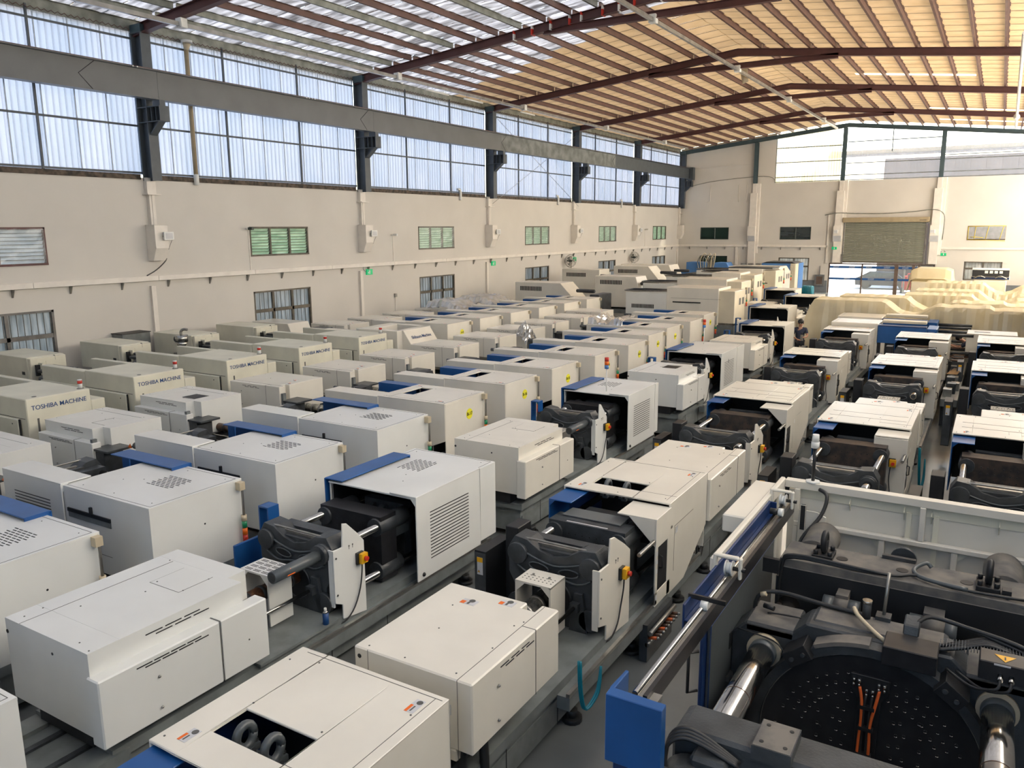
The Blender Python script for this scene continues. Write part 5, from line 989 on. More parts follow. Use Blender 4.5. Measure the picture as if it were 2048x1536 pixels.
def wr(b):
    g = [(-.12, 2.0), (.0, 2.6), (.3, 2.72), (1.7, 2.72), (2.0, 2.6), (2.12, 1.9)]; vs = []; n = 14
    for q in range(n + 1):
        y = -.1 + 3.5 * q / n
        for x, z in g + []: vs.append((x + .02 * sin(q * 2), y, z - (.5 if q < 5 else 0) + .02 * sin(q * 3 + x)))
    k = len(g); b.add(vs, [(q * k + j, (q + 1) * k + j, (q + 1) * k + j + 1, q * k + j + 1) for q in range(n) for j in range(k - 1)], 'film_cream')
one('wrapping', wr, r)
r = thing('blue_toolhead_machine', 'machine with black and white head panel below the right barred window', 'machine', (22.3, 38.5, 0))
one('body', lambda b: (b.box(0, 1.7, 0, 1.5, 0, 1.9, 'pale_cream'), b.box(-.15, 1.85, .8, 1.6, 1.9, 2.1, 'navy_paint')), r, bevel=.03)
one('head_panel', lambda b: (b.box(-.1, 1.8, .6, .75, 2.1, 2.5, 'black'), b.box(-.1, 1.8, .5, .9, 2.5, 2.6, 'white_plastic'), [b.box(.55 + q * .25, .72 + q * .25, .58, .6, 2.3, 2.45, 'white_plastic') for q in range(4)]), r)
one('pipes', lambda b: [b.tube([(.0 + s * 1.7, .5, 2.0), (.3 + s * 1.1, .45, 2.15), (.6 + s * .5, .5, 2.05)], .04, 'hopper_steel', n=6, sub=3) for s in (0, 1)], r)

# ================================================================ THE GIANT MACHINE (right foreground)
GO = Vector((22.97, -11.0, 0))
giant = thing('giant_moulding_machine', 'giant moulding machine with a dark round turntable plate and orange hoses, lower right', 'machine', GO)
def gp(name, fn, parent=None, **kw): return one(name, fn, parent or giant, loc=(0, 0, 0) if parent else tuple(-GO), **kw)
gp('bed', lambda b: (b.box(22.05, 23.9, -13.4, -9.0, 0, .55, 'bed_grey'), b.box(22.2, 23.75, -13.3, -9.1, .55, .75, 'dark_cast')), bevel=.01)
# enclosure: rear wall, left frame
rw = gp('rear_enclosure', lambda b: b.box(21.93, 24.9, -8.72, -8.69, .4, 2.6, 'cream_paint'))
gp('top_rail', lambda b: (b.box(21.90, 24.9, -8.78, -8.68, 2.63, 2.70, 'cream_paint'), b.box(22.0, 24.9, -8.73, -8.725, 2.53, 2.63, 'old_cream')), rw, bevel=.012)
gp('middle_rail', lambda b: b.box(22.0, 24.9, -8.80, -8.74, 2.26, 2.31, 'cream_paint'), rw, bevel=.008)
for x, z0, z1 in ((22.02, 1.5, 2.63), (23.10, 2.31, 2.63), (22.785, .6, 2.26), (23.375, .6, 2.26), (24.0, .6, 2.26)): gp('post', lambda b: b.box(x - .025, x + .025, -8.79, -8.73, z0, z1, 'cream_paint'), rw, bevel=.006)
for x, z1 in ((22.99, 2.55), (23.21, 2.55)): gp('cover_strip', lambda b: b.box(x - .022, x + .022, -8.75, -8.72, 1.3, z1, 'old_cream'), rw)
for x in (22.49, 22.95, 23.17, 23.69): gp('gusset', lambda b: b.prism([(-8.72, 2.6), (-8.79, 2.56), (-8.72, 2.47)], 'x', x - .004, x + .004, 'old_cream'), rw)
for x, s in ((22.785, -1), (23.375, 1)): gp('gusset', lambda b: b.prism([(x, 2.26), (x + s * .12, 2.26), (x, 2.15)], 'y', -8.76, -8.74, 'old_cream'), rw)
gp('corner_bracket', lambda b: (b.prism([(22.05, 2.0), (22.30, 2.0), (22.30, 2.40), (22.22, 2.44), (22.05, 2.44)], 'y', -8.83, -8.81, 'cream_paint'), b.box(22.07, 22.12, -8.86, -8.83, 2.25, 2.50, 'black')), rw, bevel=.004)
lf = gp('left_frame', lambda b: (b.box(21.85, 21.90, -11.0, -8.75, 2.60, 2.72, 'cream_paint'), b.box(21.62, 21.85, -9.9, -8.8, 2.50, 2.66, 'cream_paint'), b.box(21.86, 21.9, -9.0, -8.75, .4, 2.62, 'cream_paint')), bevel=.012)
for y in (-11.02, -9.32):
    gp('roller_hook', lambda b: (b.box(21.90, 22.07, y - .02, y + .02, 2.745, 2.77, 'cream_paint'), b.box(22.07, 22.095, y - .02, y + .02, 2.60, 2.765, 'cream_paint'), b.box(21.885, 21.915, y - .02, y + .02, 2.55, 2.77, 'cream_paint')), lf, bevel=.008)
    gp('roller', lambda b: (b.cyl((21.975, y, 2.675), (21.985, y, 2.675), .055, 'white_plastic', 16), b.cyl((21.985, y, 2.675), (22.02, y, 2.675), .040, 'white_plastic', 16), b.cyl((22.02, y, 2.675), (22.03, y, 2.675), .055, 'white_plastic', 16), b.cyl((22.03, y, 2.675), (22.12, y, 2.675), .016, 'black', 10)), lf)
gp('small_roller', lambda b: (b.cyl((21.96, -9.62, 2.66), (22.03, -9.62, 2.66), .028, 'black', 10), b.cyl((22.03, -9.62, 2.66), (22.07, -9.62, 2.66), .036, 'white_plastic', 12)), lf)
gp('small_roller', lambda b: (b.cyl((21.99, -11.62, 2.64), (22.04, -11.62, 2.64), .035, 'white_plastic', 12),), lf)
gp('yellow_cap', lambda b: b.cyl((21.93, -9.12, 2.50), (21.95, -9.12, 2.50), .03, 'bright_yellow', 12), lf)
gp('blue_channel', lambda b: (b.box(21.905, 21.92, -11.75, -9.42, 2.42, 2.68, 'navy_paint'), b.box(21.92, 21.985, -11.0, -9.42, 2.44, 2.46, 'navy_paint'), b.box(21.92, 21.96, -11.75, -9.42, 2.56, 2.575, 'navy_paint'), b.box(21.905, 21.97, -9.44, -9.42, 2.44, 2.68, 'navy_paint')), bevel=.004, label='dark blue folded door header')
rl = gp('door_rail', lambda b: (b.box(22.01, 22.045, -12.78, -9.15, 2.585, 2.615, 'steel'), b.box(22.045, 22.07, -12.78, -9.15, 2.52, 2.63, 'dark_plate'), b.cyl((22.0, -12.78, 2.625), (22.0, -9.15, 2.625), .017, 'chrome', 10)), bevel=0)
gp('rail_end', lambda b: (b.box(21.95, 22.03, -12.80, -12.78, 2.53, 2.62, 'black'), b.box(22.07, 22.11, -12.76, -12.70, 2.40, 2.58, 'black'), b.box(22.06, 22.12, -12.77, -12.68, 2.58, 2.60, 'steel')), rl)
gp('sliding_door', lambda b: (b.box(21.93, 21.955, -11.42, -9.5, .6, 2.40, 'navy_paint'), b.box(21.955, 21.985, -11.34, -9.5, .65, 2.36, 'tube_grey')), bevel=.006)
gp('door_handle', lambda b: b.tube([(21.93, -11.44, 1.9), (21.88, -11.5, 1.9), (21.88, -11.5, 2.2), (21.93, -11.44, 2.2)], .012, 'black', n=6))
gp('stop_arm', lambda b: (b.box(21.90, 22.15, -11.62, -11.60, 2.67, 2.70, 'dark_plate'), b.box(22.03, 22.16, -10.1, -10.06, 2.30, 2.42, 'dark_plate'), b.box(21.97, 22.01, -10.9, -9.9, 1.7, 1.74, 'steel')))
gp('blue_end_box', lambda b: (b.box(21.91, 22.22, -12.97, -12.90, 2.31, 2.70, 'blue_paint'), b.box(21.91, 21.93, -12.90, -12.70, 2.31, 2.70, 'blue_paint'), b.box(21.95, 22.2, -12.95, -12.88, 0, 2.31, 'navy_paint')), bevel=.004, label='blue sheet metal end box')
# rear platen
rp = gp('rear_platen', lambda b: (b.box(22.14, 23.90, -9.98, -9.55, .75, 2.40, 'dusty_cast'), b.box(22.14, 23.9, -9.985, -9.975, .8, 2.33, 'black'), b.box(22.10, 22.16, -9.9, -9.6, .8, 2.2, 'dark_cast')), bevel=.03)
for x in (22.59, 23.04, 23.49): gp('lifting_hole', lambda b: b.cyl((x, -9.76, 2.400), (x, -9.76, 2.404), .045, 'black', 18), rp)
for x, m in ((22.33, 'dusty_cast'), (23.74, 'steel')): gp('nut_cylinder', lambda b: b.cyl((x, -9.56, 2.29), (x, -9.05, 2.29), .145, 'dusty_cast', 28), rp)
for x in (22.45, 23.63):
    lb = gp('lifting_block', lambda b: (b.box(x - .08, x + .08, -9.88, -9.68, 2.40, 2.44, 'black'), [b.cyl((x + u, -9.78 + v, 2.44), (x + u, -9.78 + v, 2.475), .02, 'black', 8) for u in (-.055, .055) for v in (-.07, .07)]), rp, bevel=.004)
    gp('lifting_eye', lambda b: (b.tube([(x, -9.78 + .055 * cos(t), 2.53 + .075 * sin(t)) for t in [2 * pi * q / 14 for q in range(15)]], .026, 'black', n=7)), rp)
gp('guide_plate', lambda b: (b.box(22.87, 23.12, -9.58, -9.54, 2.40, 2.43, 'dark_cast'), b.cyl((23.02, -9.45, 2.37), (23.02, -9.40, 2.37), .10, 'dark_cast', 18)), rp)
for x0, x1 in ((22.52, 22.79), (23.14, 23.46)): gp('link_pin', lambda b: (b.cyl((x0, -10.12, 2.13), (x0 + .08, -10.12, 2.13), .085, 'tube_grey', 20), b.cyl((x1 - .08, -10.12, 2.13), (x1, -10.12, 2.13), .085, 'tube_grey', 20), b.cyl((x0 + .08, -10.12, 2.14), (x1 - .08, -10.12, 2.14), .075, 'dusty_cast', 18), b.box(x0 + .09, x1 - .09, -10.12, -9.98, 2.1, 2.24, 'dusty_cast')), rp)
for x in (22.45, 22.62, 23.25, 23.45): gp('toggle_arm', lambda b: b.box(x, x + .12, -10.6, -10.25, 1.85, 2.12, 'dusty_cast'), rp, bevel=.02)
gp('cable_bundle', lambda b: [b.tube([(22.14, -9.99, 1.7 + q * .02), (22.16, -10.0, 2.30 + q * .015), (22.25, -9.99, 2.425 + q * .012), (22.7, -9.97, 2.415 + q * .01), (23.0, -9.95, 2.42), (23.15, -9.88, 2.43), (23.4, -9.96, 2.42), (23.9, -9.93, 2.42)], .012, 'rubber', n=6, sub=4) for q in range(3)], rp, kind='stuff')
gp('loop_hose', lambda b: b.tube([(23.24, -9.66, 2.43), (23.20, -9.66, 2.46), (23.13, -9.75, 2.44), (23.14, -9.85, 2.43), (23.25, -9.93, 2.43), (23.5, -9.97, 2.43)], .017, 'tube_grey', n=7, sub=4), rp)
gp('rear_hose', lambda b: b.tube([(22.22, -8.80, 2.66), (22.30, -8.86, 2.62), (22.27, -8.95, 2.45), (22.14, -9.1, 2.25), (22.10, -9.2, 2.0), (22.10, -9.25, 1.8)], .018, 'rubber', n=7, sub=5), rw)
gp('sensor_box', lambda b: (b.box(23.72, 23.78, -9.9, -9.82, 2.40, 2.45, 'black'), b.tube([(23.75, -9.93, 2.41), (23.77, -9.96, 2.38), (23.9, -9.98, 2.38)], .012, 'tube_grey', n=6)), rp)
# tie bars
for x, m in ((22.235, 'chrome'), (23.735, 'chrome')):
    for z in (1.99, .95):
        gp('tie_bar', lambda b: (b.cyl((x, -12.5, z), (x, -11.55, z), .092, 'worn_chrome' if x > 23 else 'chrome', 28), b.cyl((x, -11.55, z), (x, -10.8, z), .092, 'chrome', 28), b.cyl((x, -11.556, z), (x, -11.548, z), .0935, 'brown_band', 28), b.cyl((x, -10.9, z), (x, -10.8, z), .099, 'tube_grey', 28), b.cyl((x, -10.4, z), (x, -9.9, z), .092, 'worn_chrome', 24)))
        gp('tie_bar_bush', lambda b: b.cyl((x, -10.83, z), (x, -10.79, z), .125, 'lamp_cream' if z > 1.5 else 'steel', 28))
# platen that carries the turntable
mpoly = [(21.98, .7), (23.97, .7), (23.97, 2.06), (23.88, 2.17), (23.55, 2.17), (23.45, 2.27), (22.52, 2.27), (22.42, 2.17), (22.08, 2.17), (21.98, 2.06)]
tp = gp('turntable_platen', lambda b: (b.prism(mpoly, 'y', -10.79, -10.5, 'dark_cast'), b.box(22.08, 22.44, -10.79, -10.38, 2.1, 2.18, 'dusty_cast'), b.box(23.53, 23.9, -10.79, -10.38, 2.1, 2.18, 'dusty_cast'), b.prism([(22.5, 2.20), (23.45, 2.20), (23.4, 2.28), (22.55, 2.28)], 'y', -10.72, -10.45, 'dusty_cast')), bevel=.015)
DC = (22.985, 1.457)
def disk(b):
    n = 64
    b.cyl((DC[0], -10.90, DC[1]), (DC[0], -10.80, DC[1]), .725, 'dark_plate', n); 
    b.tube([(DC[0] + .728 * cos(2 * pi * q / n), -10.895, DC[1] + .728 * sin(2 * pi * q / n)) for q in range(n + 1)], .006, 'steel', n=5)
tt = gp('turntable', disk)
def ring(b, r0, r1, y0, y1, m, a0=0, a1=2 * pi, n=64):
    vs = []
    for q in range(n + 1):
        t = a0 + (a1 - a0) * q / n
        for r, y in ((r0, y0), (r1, y0), (r1, y1), (r0, y1)): vs.append((DC[0] + r * cos(t), y, DC[1] + r * sin(t)))
    b.add(vs, [(q * 4 + j, q * 4 + (j + 1) % 4, q * 4 + 4 + (j + 1) % 4, q * 4 + 4 + j) for q in range(n) for j in range(4)] + [(0, 1, 2, 3), (n * 4 + 3, n * 4 + 2, n * 4 + 1, n * 4)], m)
gp('turntable_ring', lambda b: ring(b, .735, .80, -10.92, -10.80, 'dark_cast', -.3, pi + .3), tp)
gp('ring_cover', lambda b: ring(b, .80, .83, -10.93, -10.80, 'dusty_cast', radians(92), radians(118)), tp)
def stops(b, ang):
    t = radians(ang); c, s_ = cos(t), sin(t); cx, cz = DC[0] + .80 * c, DC[1] + .80 * s_
    P = [(cx + u * (-s_) + v * c, cz + u * c + v * s_) for u, v in ((-.09, -.055), (.09, -.055), (.09, .06), (-.09, .06))]
    b.prism(P, 'y', -10.99, -10.80, 'black')
    for u in (-.045, .045): b.cyl((cx + u * (-s_), -10.995, cz + u * c), (cx + u * (-s_), -10.985, cz + u * c), .02, 'dark_cast', 10)
for a_ in (127, 53): gp('stop_block', lambda b: stops(b, a_), tp, bevel=.004)
holes = []
for r_ in (.60, .53, .46):
    for q in range(10):
        for sg in (0, 1):
            t = radians(18 + q * 7.2 + (3.6 if r_ == .53 else 0)); t = t if sg else pi - t; holes.append((r_ * cos(t), r_ * sin(t)))
for q in range(8):
    for sg in (-1, 1): holes += [(sg * (.14 + .02 * (q % 3)), .38 - q * .09), (sg * (.20 + .03 * (q % 2)), .30 - q * .09), (sg * .33, .33 - q * .1), (sg * .62, .05 - q * .06)]
gp('threaded_hole', lambda b: [(b.cyl((DC[0] + x, -10.903, DC[1] + z), (DC[0] + x, -10.899, DC[1] + z), .011, 'black', 8), b.tube([(DC[0] + x - .009, -10.904, DC[1] + z - .007), (DC[0] + x, -10.904, DC[1] + z - .012), (DC[0] + x + .009, -10.904, DC[1] + z - .007)], .0022, 'chrome', n=4)) for x, z in holes], tt, kind='stuff')
gp('centre_bore', lambda b: [b.cyl((DC[0] + x, -10.904, DC[1] + z), (DC[0] + x, -10.899, DC[1] + z), r_, 'black', 20) for x, z, r_ in ((-.5, -.1, .06), (-.25, -.2, .05), (0, -.3, .07), (-.32, .10, .018), (.33, -.02, .03), (.4, -.2, .03))], tt, kind='stuff')
cp = gp('connector_plate', lambda b: b.prism([(DC[0] - .13, .60 + DC[1]), (DC[0] + .12, .60 + DC[1]), (DC[0] + .12, .50 + DC[1]), (DC[0] + .07, .42 + DC[1]), (DC[0] + .05, -.5 + DC[1]), (DC[0] - .07, -.5 + DC[1]), (DC[0] - .08, .42 + DC[1]), (DC[0] - .13, .50 + DC[1])], 'y', -10.93, -10.90, 'black'), tt, bevel=.004)
for q, dx in enumerate((-.105, -.07, -.02, .02, .055, .09)): gp('hose_coupling', lambda b: (b.cyl((DC[0] + dx, -10.945, DC[1] + .575 - .06 * (q in (2, 3))), (DC[0] + dx, -10.945, DC[1] + .545 - .06 * (q in (2, 3))), .010, 'hopper_steel', 8), b.cyl((DC[0] + dx, -10.945, DC[1] + .54 - .06 * (q in (2, 3))), (DC[0] + dx, -10.945, DC[1] + .515 - .06 * (q in (2, 3))), .008, 'chrome', 8)), cp)
for sx, w0 in ((-1, .055), (1, .06)):
    gp('orange_hose', lambda b: b.tube([(DC[0] + sx * w0 + (-.01 if sx < 0 else 0), -10.945, DC[1] + .52), (DC[0] + sx * .045, -10.955, DC[1] + .42), (DC[0] + sx * .03 - .01, -10.955, DC[1] + .25), (DC[0] + sx * .035 - .012, -10.955, DC[1] + .05), (DC[0] + sx * .03 - .012, -10.955, DC[1] - .25)], .0105, 'orange_hose', n=8, sub=5), cp)
    gp('black_hose', lambda b: b.tube([(DC[0] + sx * .02, -10.945, DC[1] + .46), (DC[0] + sx * .018 - .01, -10.955, DC[1] + .3), (DC[0] + sx * .016 - .012, -10.955, DC[1] - .25)], .009, 'rubber', n=6, sub=3), cp)
for z in (.38, .22, .02): gp('hose_clip', lambda b: b.box(DC[0] - .06, DC[0] + .04, -10.972, -10.93, DC[1] + z - .012, DC[1] + z + .012, 'black'), cp)
jb = gp('junction_box', lambda b: b.box(23.04, 23.37, -10.98, -10.74, 2.20, 2.335, 'dark_plate'), tp, bevel=.006)
gp('cable_hood', lambda b: b.prism([(-10.74, 2.33), (-10.62, 2.33), (-10.60, 2.43), (-10.72, 2.40)], 'x', 23.14, 23.24, 'dark_cast'), jb, bevel=.008)
for q in range(4): gp('corrugated_hose', lambda b: (b.tube([(23.36, -10.78 + .03 * q, 2.30 - .02 * (q % 2)), (23.5, -10.74 + .03 * q, 2.33), (23.65, -10.70 + .03 * q, 2.37), (23.85, -10.72 + .03 * q, 2.33), (24.05, -10.8 + .03 * q, 2.27)], .014, 'rubber', n=8, sub=5), [b.cyl((23.37 + t * .65, -10.78 + .03 * q + .03, 2.31 + .045 * sin(t * 2.6)), (23.374 + t * .65, -10.78 + .03 * q + .03, 2.31 + .045 * sin(t * 2.6)), .019, 'beam_grey', 8) for t in [k_ / 36 for k_ in range(36)]]), jb)
gp('long_cables', lambda b: [b.tube([(23.22, -10.66, 2.40), (23.3, -10.6, 2.44), (23.5, -10.6, 2.42), (23.8, -10.66, 2.40 - q * .03), (24.05, -10.72, 2.34 - q * .03)], .015, 'rubber', n=7, sub=4) for q in range(2)] + [b.tube([(22.08, -10.5, 2.05), (22.1, -10.5, 2.26), (22.25, -10.45, 2.31), (22.6, -10.48, 2.30), (22.9, -10.5, 2.30)], .017, 'rubber', n=7, sub=4), b.tube([(22.03, -10.82, 2.12), (22.3, -10.84, 2.10), (22.42, -10.93, 2.06), (22.46, -10.95, 2.10)], .006, 'rubber', n=5, sub=4), b.tube([(22.2, -10.6, 2.19), (22.28, -10.6, 2.2), (22.45, -10.62, 2.22)], .007, 'rubber', n=5, sub=3)], tp, kind='stuff')
gp('cable_connector', lambda b: (b.cyl((22.16, -10.55, 2.22), (22.24, -10.57, 2.22), .02, 'black', 10), b.cyl((22.12, -10.5, 2.28), (22.16, -10.5, 2.295), .02, 'lamp_cream', 8)), tp)
gp('side_fitting', lambda b: (b.tube([(21.97, -10.84, 2.08), (21.94, -10.86, 1.98), (21.95, -10.86, 1.85), (21.97, -10.84, 1.7)], .012, 'black', n=6, sub=3), b.cyl((21.95, -10.86, 1.86), (21.95, -10.90, 1.86), .025, 'chrome', 12), b.box(21.94, 21.99, -10.86, -10.8, 1.95, 2.08, 'black')), tp)
gp('probe', lambda b: (b.cyl((22.99, -10.45, 2.28), (23.0, -10.40, 2.62), .012, 'steel', 8), b.box(22.94, 23.04, -10.5, -10.4, 2.27, 2.31, 'dark_cast'), b.cyl((22.88, -10.5, 2.28), (22.88, -10.5, 2.40), .03, 'dark_cast', 10), b.cyl((22.88, -10.5, 2.40), (22.88, -10.5, 2.42), .035, 'hopper_steel', 10)), tp)
gp('fitted_hose', lambda b: b.tube([(22.82, -10.5, 2.30), (22.80, -10.55, 2.36), (22.84, -10.62, 2.34), (22.95, -10.72, 2.30), (23.04, -10.78, 2.27)], .015, 'lamp_cream', n=7, sub=4), tp)
eb = gp('electric_box', lambda b: b.box(23.60, 24.1, -10.98, -10.80, 2.27, 2.40, 'dark_plate'), tp, bevel=.006)
gp('warning_triangle', lambda b: (b.add([(23.68, -10.86, 2.402), (23.80, -10.86, 2.402), (23.74, -10.95, 2.402)], [(0, 2, 1)], 'yellow'), b.box(23.736, 23.744, -10.92, -10.88, 2.402, 2.403, 'black')), eb)
gp('name_strip', lambda b: b.box(23.68, 23.77, -10.984, -10.98, 2.385, 2.395, 'sticker'), eb)
for x in (23.72, 23.78): gp('cable_gland', lambda b: (b.cyl((x, -11.03, 2.31), (x, -10.98, 2.32), .016, 'chrome', 10), b.tube([(x, -11.03, 2.31), (x - .02, -11.06, 2.26), (x - .15, -10.98, 2.20), (x - .3, -10.86, 2.22)], .010, 'rubber', n=6, sub=4)), eb)
# front platen (cut by the frame)
fpn = gp('front_platen', lambda b: (b.prism([(22.16, 1.0), (23.85, 1.0), (23.85, 2.36), (23.80, 2.40), (22.20, 2.40), (22.16, 2.36)], 'y', -12.62, -12.35, 'dark_cast'), b.box(22.3, 22.5, -12.75, -12.6, 1.2, 2.34, 'dark_cast')), bevel=.02)
gp('mount_plate', lambda b: (b.box(22.60, 22.80, -12.66, -12.40, 2.38, 2.46, 'dark_cast'), b.box(22.605, 22.795, -12.655, -12.405, 2.46, 2.463, 'dusty_cast'), [b.cyl((x, y, 2.463), (x, y, 2.466), .012, 'black', 8) for x in (22.64, 22.76) for y in (-12.61, -12.45)]), fpn, bevel=0)
gp('motor', lambda b: (b.cyl((22.30, -12.95, 2.12), (22.30, -12.66, 2.12), .17, 'dark_cast', 26), b.tube([(22.30 + .15 * cos(2 * pi * q / 20), -12.955, 2.12 + .15 * sin(2 * pi * q / 20)) for q in range(21)], .012, 'tube_grey', n=5), b.cyl((22.17, -12.86, 2.14), (22.20, -12.80, 2.26), .02, 'tube_grey', 8)), fpn)
gp('bent_hoses', lambda b: [b.tube([(22.19 - .006 * q, -12.78, 2.18), (22.17, -12.74 + .015 * q, 2.33 + .01 * q), (22.23, -12.70 + .015 * q, 2.39 + .012 * q), (22.34, -12.68 + .015 * q, 2.38 + .008 * q), (22.55, -12.70 + .012 * q, 2.33)], .012, 'rubber', n=7, sub=5) for q in range(4)], fpn, kind='stuff')
gp('clear_dome', lambda b: b.sphere((22.86, -12.78, 2.30), .085, 'film_clear', 20, sz=.9), fpn)
r = thing('lamp_pole', 'white capped lamp on a black pole standing on the giant machine\'s rear rail', 'lamp', (22.144, -8.73, 2.70))
one('pole', lambda b: b.cyl((0, 0, .015), (0, 0, .34), .016, 'black', 10), r); one('base_plate', lambda b: b.cyl((0, 0, 0), (0, 0, .015), .07, 'white_plastic', 6), r); one('lamp_head', lambda b: (b.cyl((0, 0, .34), (0, 0, .40), .038, 'white_plastic', 14), b.cyl((0, 0, .40), (0, 0, .47), .034, 'white_plastic', 14, r1=.03)), r)

# ---- free standing lamps and loose things
for x, y, lab in ((16.72, -1.50, 'red, orange and blue signal lamp on a white pole on the second white machine'), (16.32, 6.21, 'red, orange and blue signal lamp on a white pole on the third white machine')):
    r = thing('signal_lamp', lab, 'lamp', (x, y, 1.753)); one('pole', lambda b: b.cyl((0, 0, 0), (0, 0, .48), .012, 'white_plastic', 8), r)
    for m, z in (('sky_blue_paint', .50), ('orange', .58), ('red', .66)): one('lamp_lens', lambda b: b.cyl((0, 0, z - .02), (0, 0, z + .055), .045, m, 14), r)
r = thing('spray_can', 'black aerosol spray can standing on the tray of the nearest white machine', 'spray can', (17.29, -10.38, .66)); one('can', lambda b: b.cyl((0, 0, 0), (0, 0, .17), .035, 'ink_blue', 16), r); one('shoulder', lambda b: b.cyl((0, 0, .17), (0, 0, .19), .035, 'chrome', 16, r1=.018), r); one('cap', lambda b: b.cyl((0, 0, .19), (0, 0, .225), .016, 'white_plastic', 10), r)
r = thing('bottle', 'clear plastic water bottle beside the dark cabinet of the machine left of the giant', 'bottle', (18.93, -9.42, .66)); one('bottle_body', lambda b: (b.cyl((0, 0, 0), (0, 0, .16), .035, 'film_clear', 14), b.cyl((0, 0, .16), (0, 0, .21), .035, 'film_clear', 14, r1=.014)), r); one('cap', lambda b: b.cyl((0, 0, .21), (0, 0, .23), .016, 'white_plastic', 10), r)
r = thing('hose_manifold', 'row of rust brown hose fittings low beside the machine left of the giant', 'manifold', (20.32, -8.2, .18)); one('pipe', lambda b: (b.cyl((0, 0, .05), (0, .85, .05), .03, 'steel', 10), b.cyl((.03, 0, .2), (.03, .85, .2), .03, 'steel', 10), b.box(-.1, 0, 0, .85, -.17, .3, 'dark_cast')), r)
for q in range(9): one('hose_fitting', lambda b: (b.cyl((.0, .06 + q * .09, .12), (.10, .06 + q * .09, .14), .02, 'orange_hose' if q % 3 == 0 else 'brown_band', 8), b.sphere((.11, .06 + q * .09, .14), .022, 'steel', 8)), r)
def tealhose(lab, x, y, z, dz=.5):
    tag(one('teal_hose', lambda b: [b.tube([(x + q * .02, y, z), (x + .03 + q * .02, y - .03, z - dz * .6), (x + .06 + q * .02, y + .02, z - dz), (x + .10 + q * .02, y + .2, z - dz * .8), (x + .10, y + .3, z - dz * .35)], .014, 'teal', n=7, sub=5) for q in range(2)]), lab, 'hose')
tealhose('teal hose loop under the injection cover of the machine left of the giant', 20.36, -10.12, 1.0); tealhose('teal hoses hanging behind the second machine left of the giant', 20.42, -4.1, 1.0, .55); tealhose('bright teal hoses at the aisle side of the first machine behind the giant', 22.52, -.1, 1.0, .8); tealhose('teal hoses hanging at the aisle side of the far machine with the notched cover', 20.36, 1.9, .95, .7)

# ---- left wall fittings
for k in range(0, 5):
    r = thing('floodlight', ('white floodlight on the wall box left of the two pane window', 'white floodlight on the wall box above the first exit sign', 'white floodlight on the wall box over the second exit sign', 'white floodlight on the fourth wall box', 'white floodlight on the fifth wall box near the corner')[k] , 'lamp', (.47, k * 10 + .02, 4.92))
    one('lamp_housing', lambda b: b.box(.06, .12, -.02, .34, -.12, .14, 'white_plastic'), r, bevel=.01); one('lamp_glass', lambda b: b.box(.12, .123, .03, .29, -.08, .10, 'sticker'), r); one('arm', lambda b: b.tube([(-.01, .02, 0), (.05, .02, .02)], .012, 'steel'), r); one('cable', lambda b: b.tube([(.08, .28, -.12), (.0, .24, -.3), (-.02, .2, -.42)], .006, 'seam', n=5, sub=3), r)
tag(one('wall_cable', lambda b: b.tube([(.30, .22, 4.36), (.28, .20, 4.15), (.10, -.05, 3.85), (.02, -.35, 3.68)], .018, 'seam', n=6, sub=4)), 'dark cable curving from the first wall box down to the trunking', 'cable')
for i, (y, z, lab) in enumerate(((3.83, 5.14, 'security camera at the upper corner of the first green window'), (12.0, 4.84, 'white security camera right of the second wall box'), (42.2, 4.95, 'white security camera right of the last wall box'))):
    r = thing('security_camera', lab, 'camera', (.02, y, z)); one('camera_body', lambda b: b.box(.08, .30, -.04, .06, -.04, .06, 'white_plastic' if i else 'frame_dark'), r, bevel=.012); one('mount', lambda b: b.cyl((-.02, 0, 0), (.12, 0, 0), .03, 'white_plastic', 10), r); one('conduit', lambda b: b.box(-.02, .005, .05, .08, 3.68 - z, 0, 'trim_white'), r)
for i, (y, z, lab) in enumerate(((10.2, 3.30, 'green exit sign on the left wall, nearest one'), (20.3, 3.27, 'green exit sign on the left wall, second one'), (30.1, 3.15, 'green exit sign next to the first wall fan'))):
    r = thing('exit_sign', lab, 'sign', (.03, y, z)); one('sign_body', lambda b: b.box(-.03, .04, -.02, .34, -.14, .10, 'exit_green'), r); one('running_figure', lambda b: (b.box(.04, .043, .12, .18, -.10, .03, 'white_plastic'), b.box(.04, .043, .10, .20, .0, .02, 'white_plastic'), b.box(.04, .043, .05, .09, -.08, -.02, 'white_plastic'), b.cyl((.04, .15, .055), (.043, .15, .055), .02, 'white_plastic', 8)), r); one('cable', lambda b: b.tube([(0, -.05, .35), (.02, -.25, .15), (0, -.1, .02), (0, 0, 0)], .008, 'seam', n=5, sub=4), r)
for i, (x, z, lab) in enumerate(((12.55, 3.45, 'green exit sign on the back pillar left of the roller shutter'), (20.0, 3.05, 'green exit sign on the back wall right of the roller shutter'))):
    r = thing('exit_sign', lab, 'sign', (x, YB - (.30 if i == 0 else .02), z)); one('sign_body', lambda b: b.box(-.16, .2, -.05, .02, -.10, .10, 'exit_green'), r); one('running_figure', lambda b: b.box(.0, .05, -.053, -.05, -.06, .06, 'white_plastic'), r)
    if i: one('emergency_lamp', lambda b: [b.sphere((q, -.02, .22), .05, 'sticker', 10) for q in (-.12, .12)], r)
for x, lab in ((12.62, 'floodlight on the pillar left of the roller shutter'), (19.2, 'floodlight on the pillar right of the roller shutter')):
    r = thing('floodlight', lab, 'lamp', (x, YB - .42, 4.70)); one('lamp_housing', lambda b: b.box(-.16, .16, -.12, 0, -.12, .14, 'white_plastic'), r, bevel=.01); one('lamp_glass', lambda b: b.box(-.12, .12, -.123, -.12, -.08, .10, 'sticker'), r)
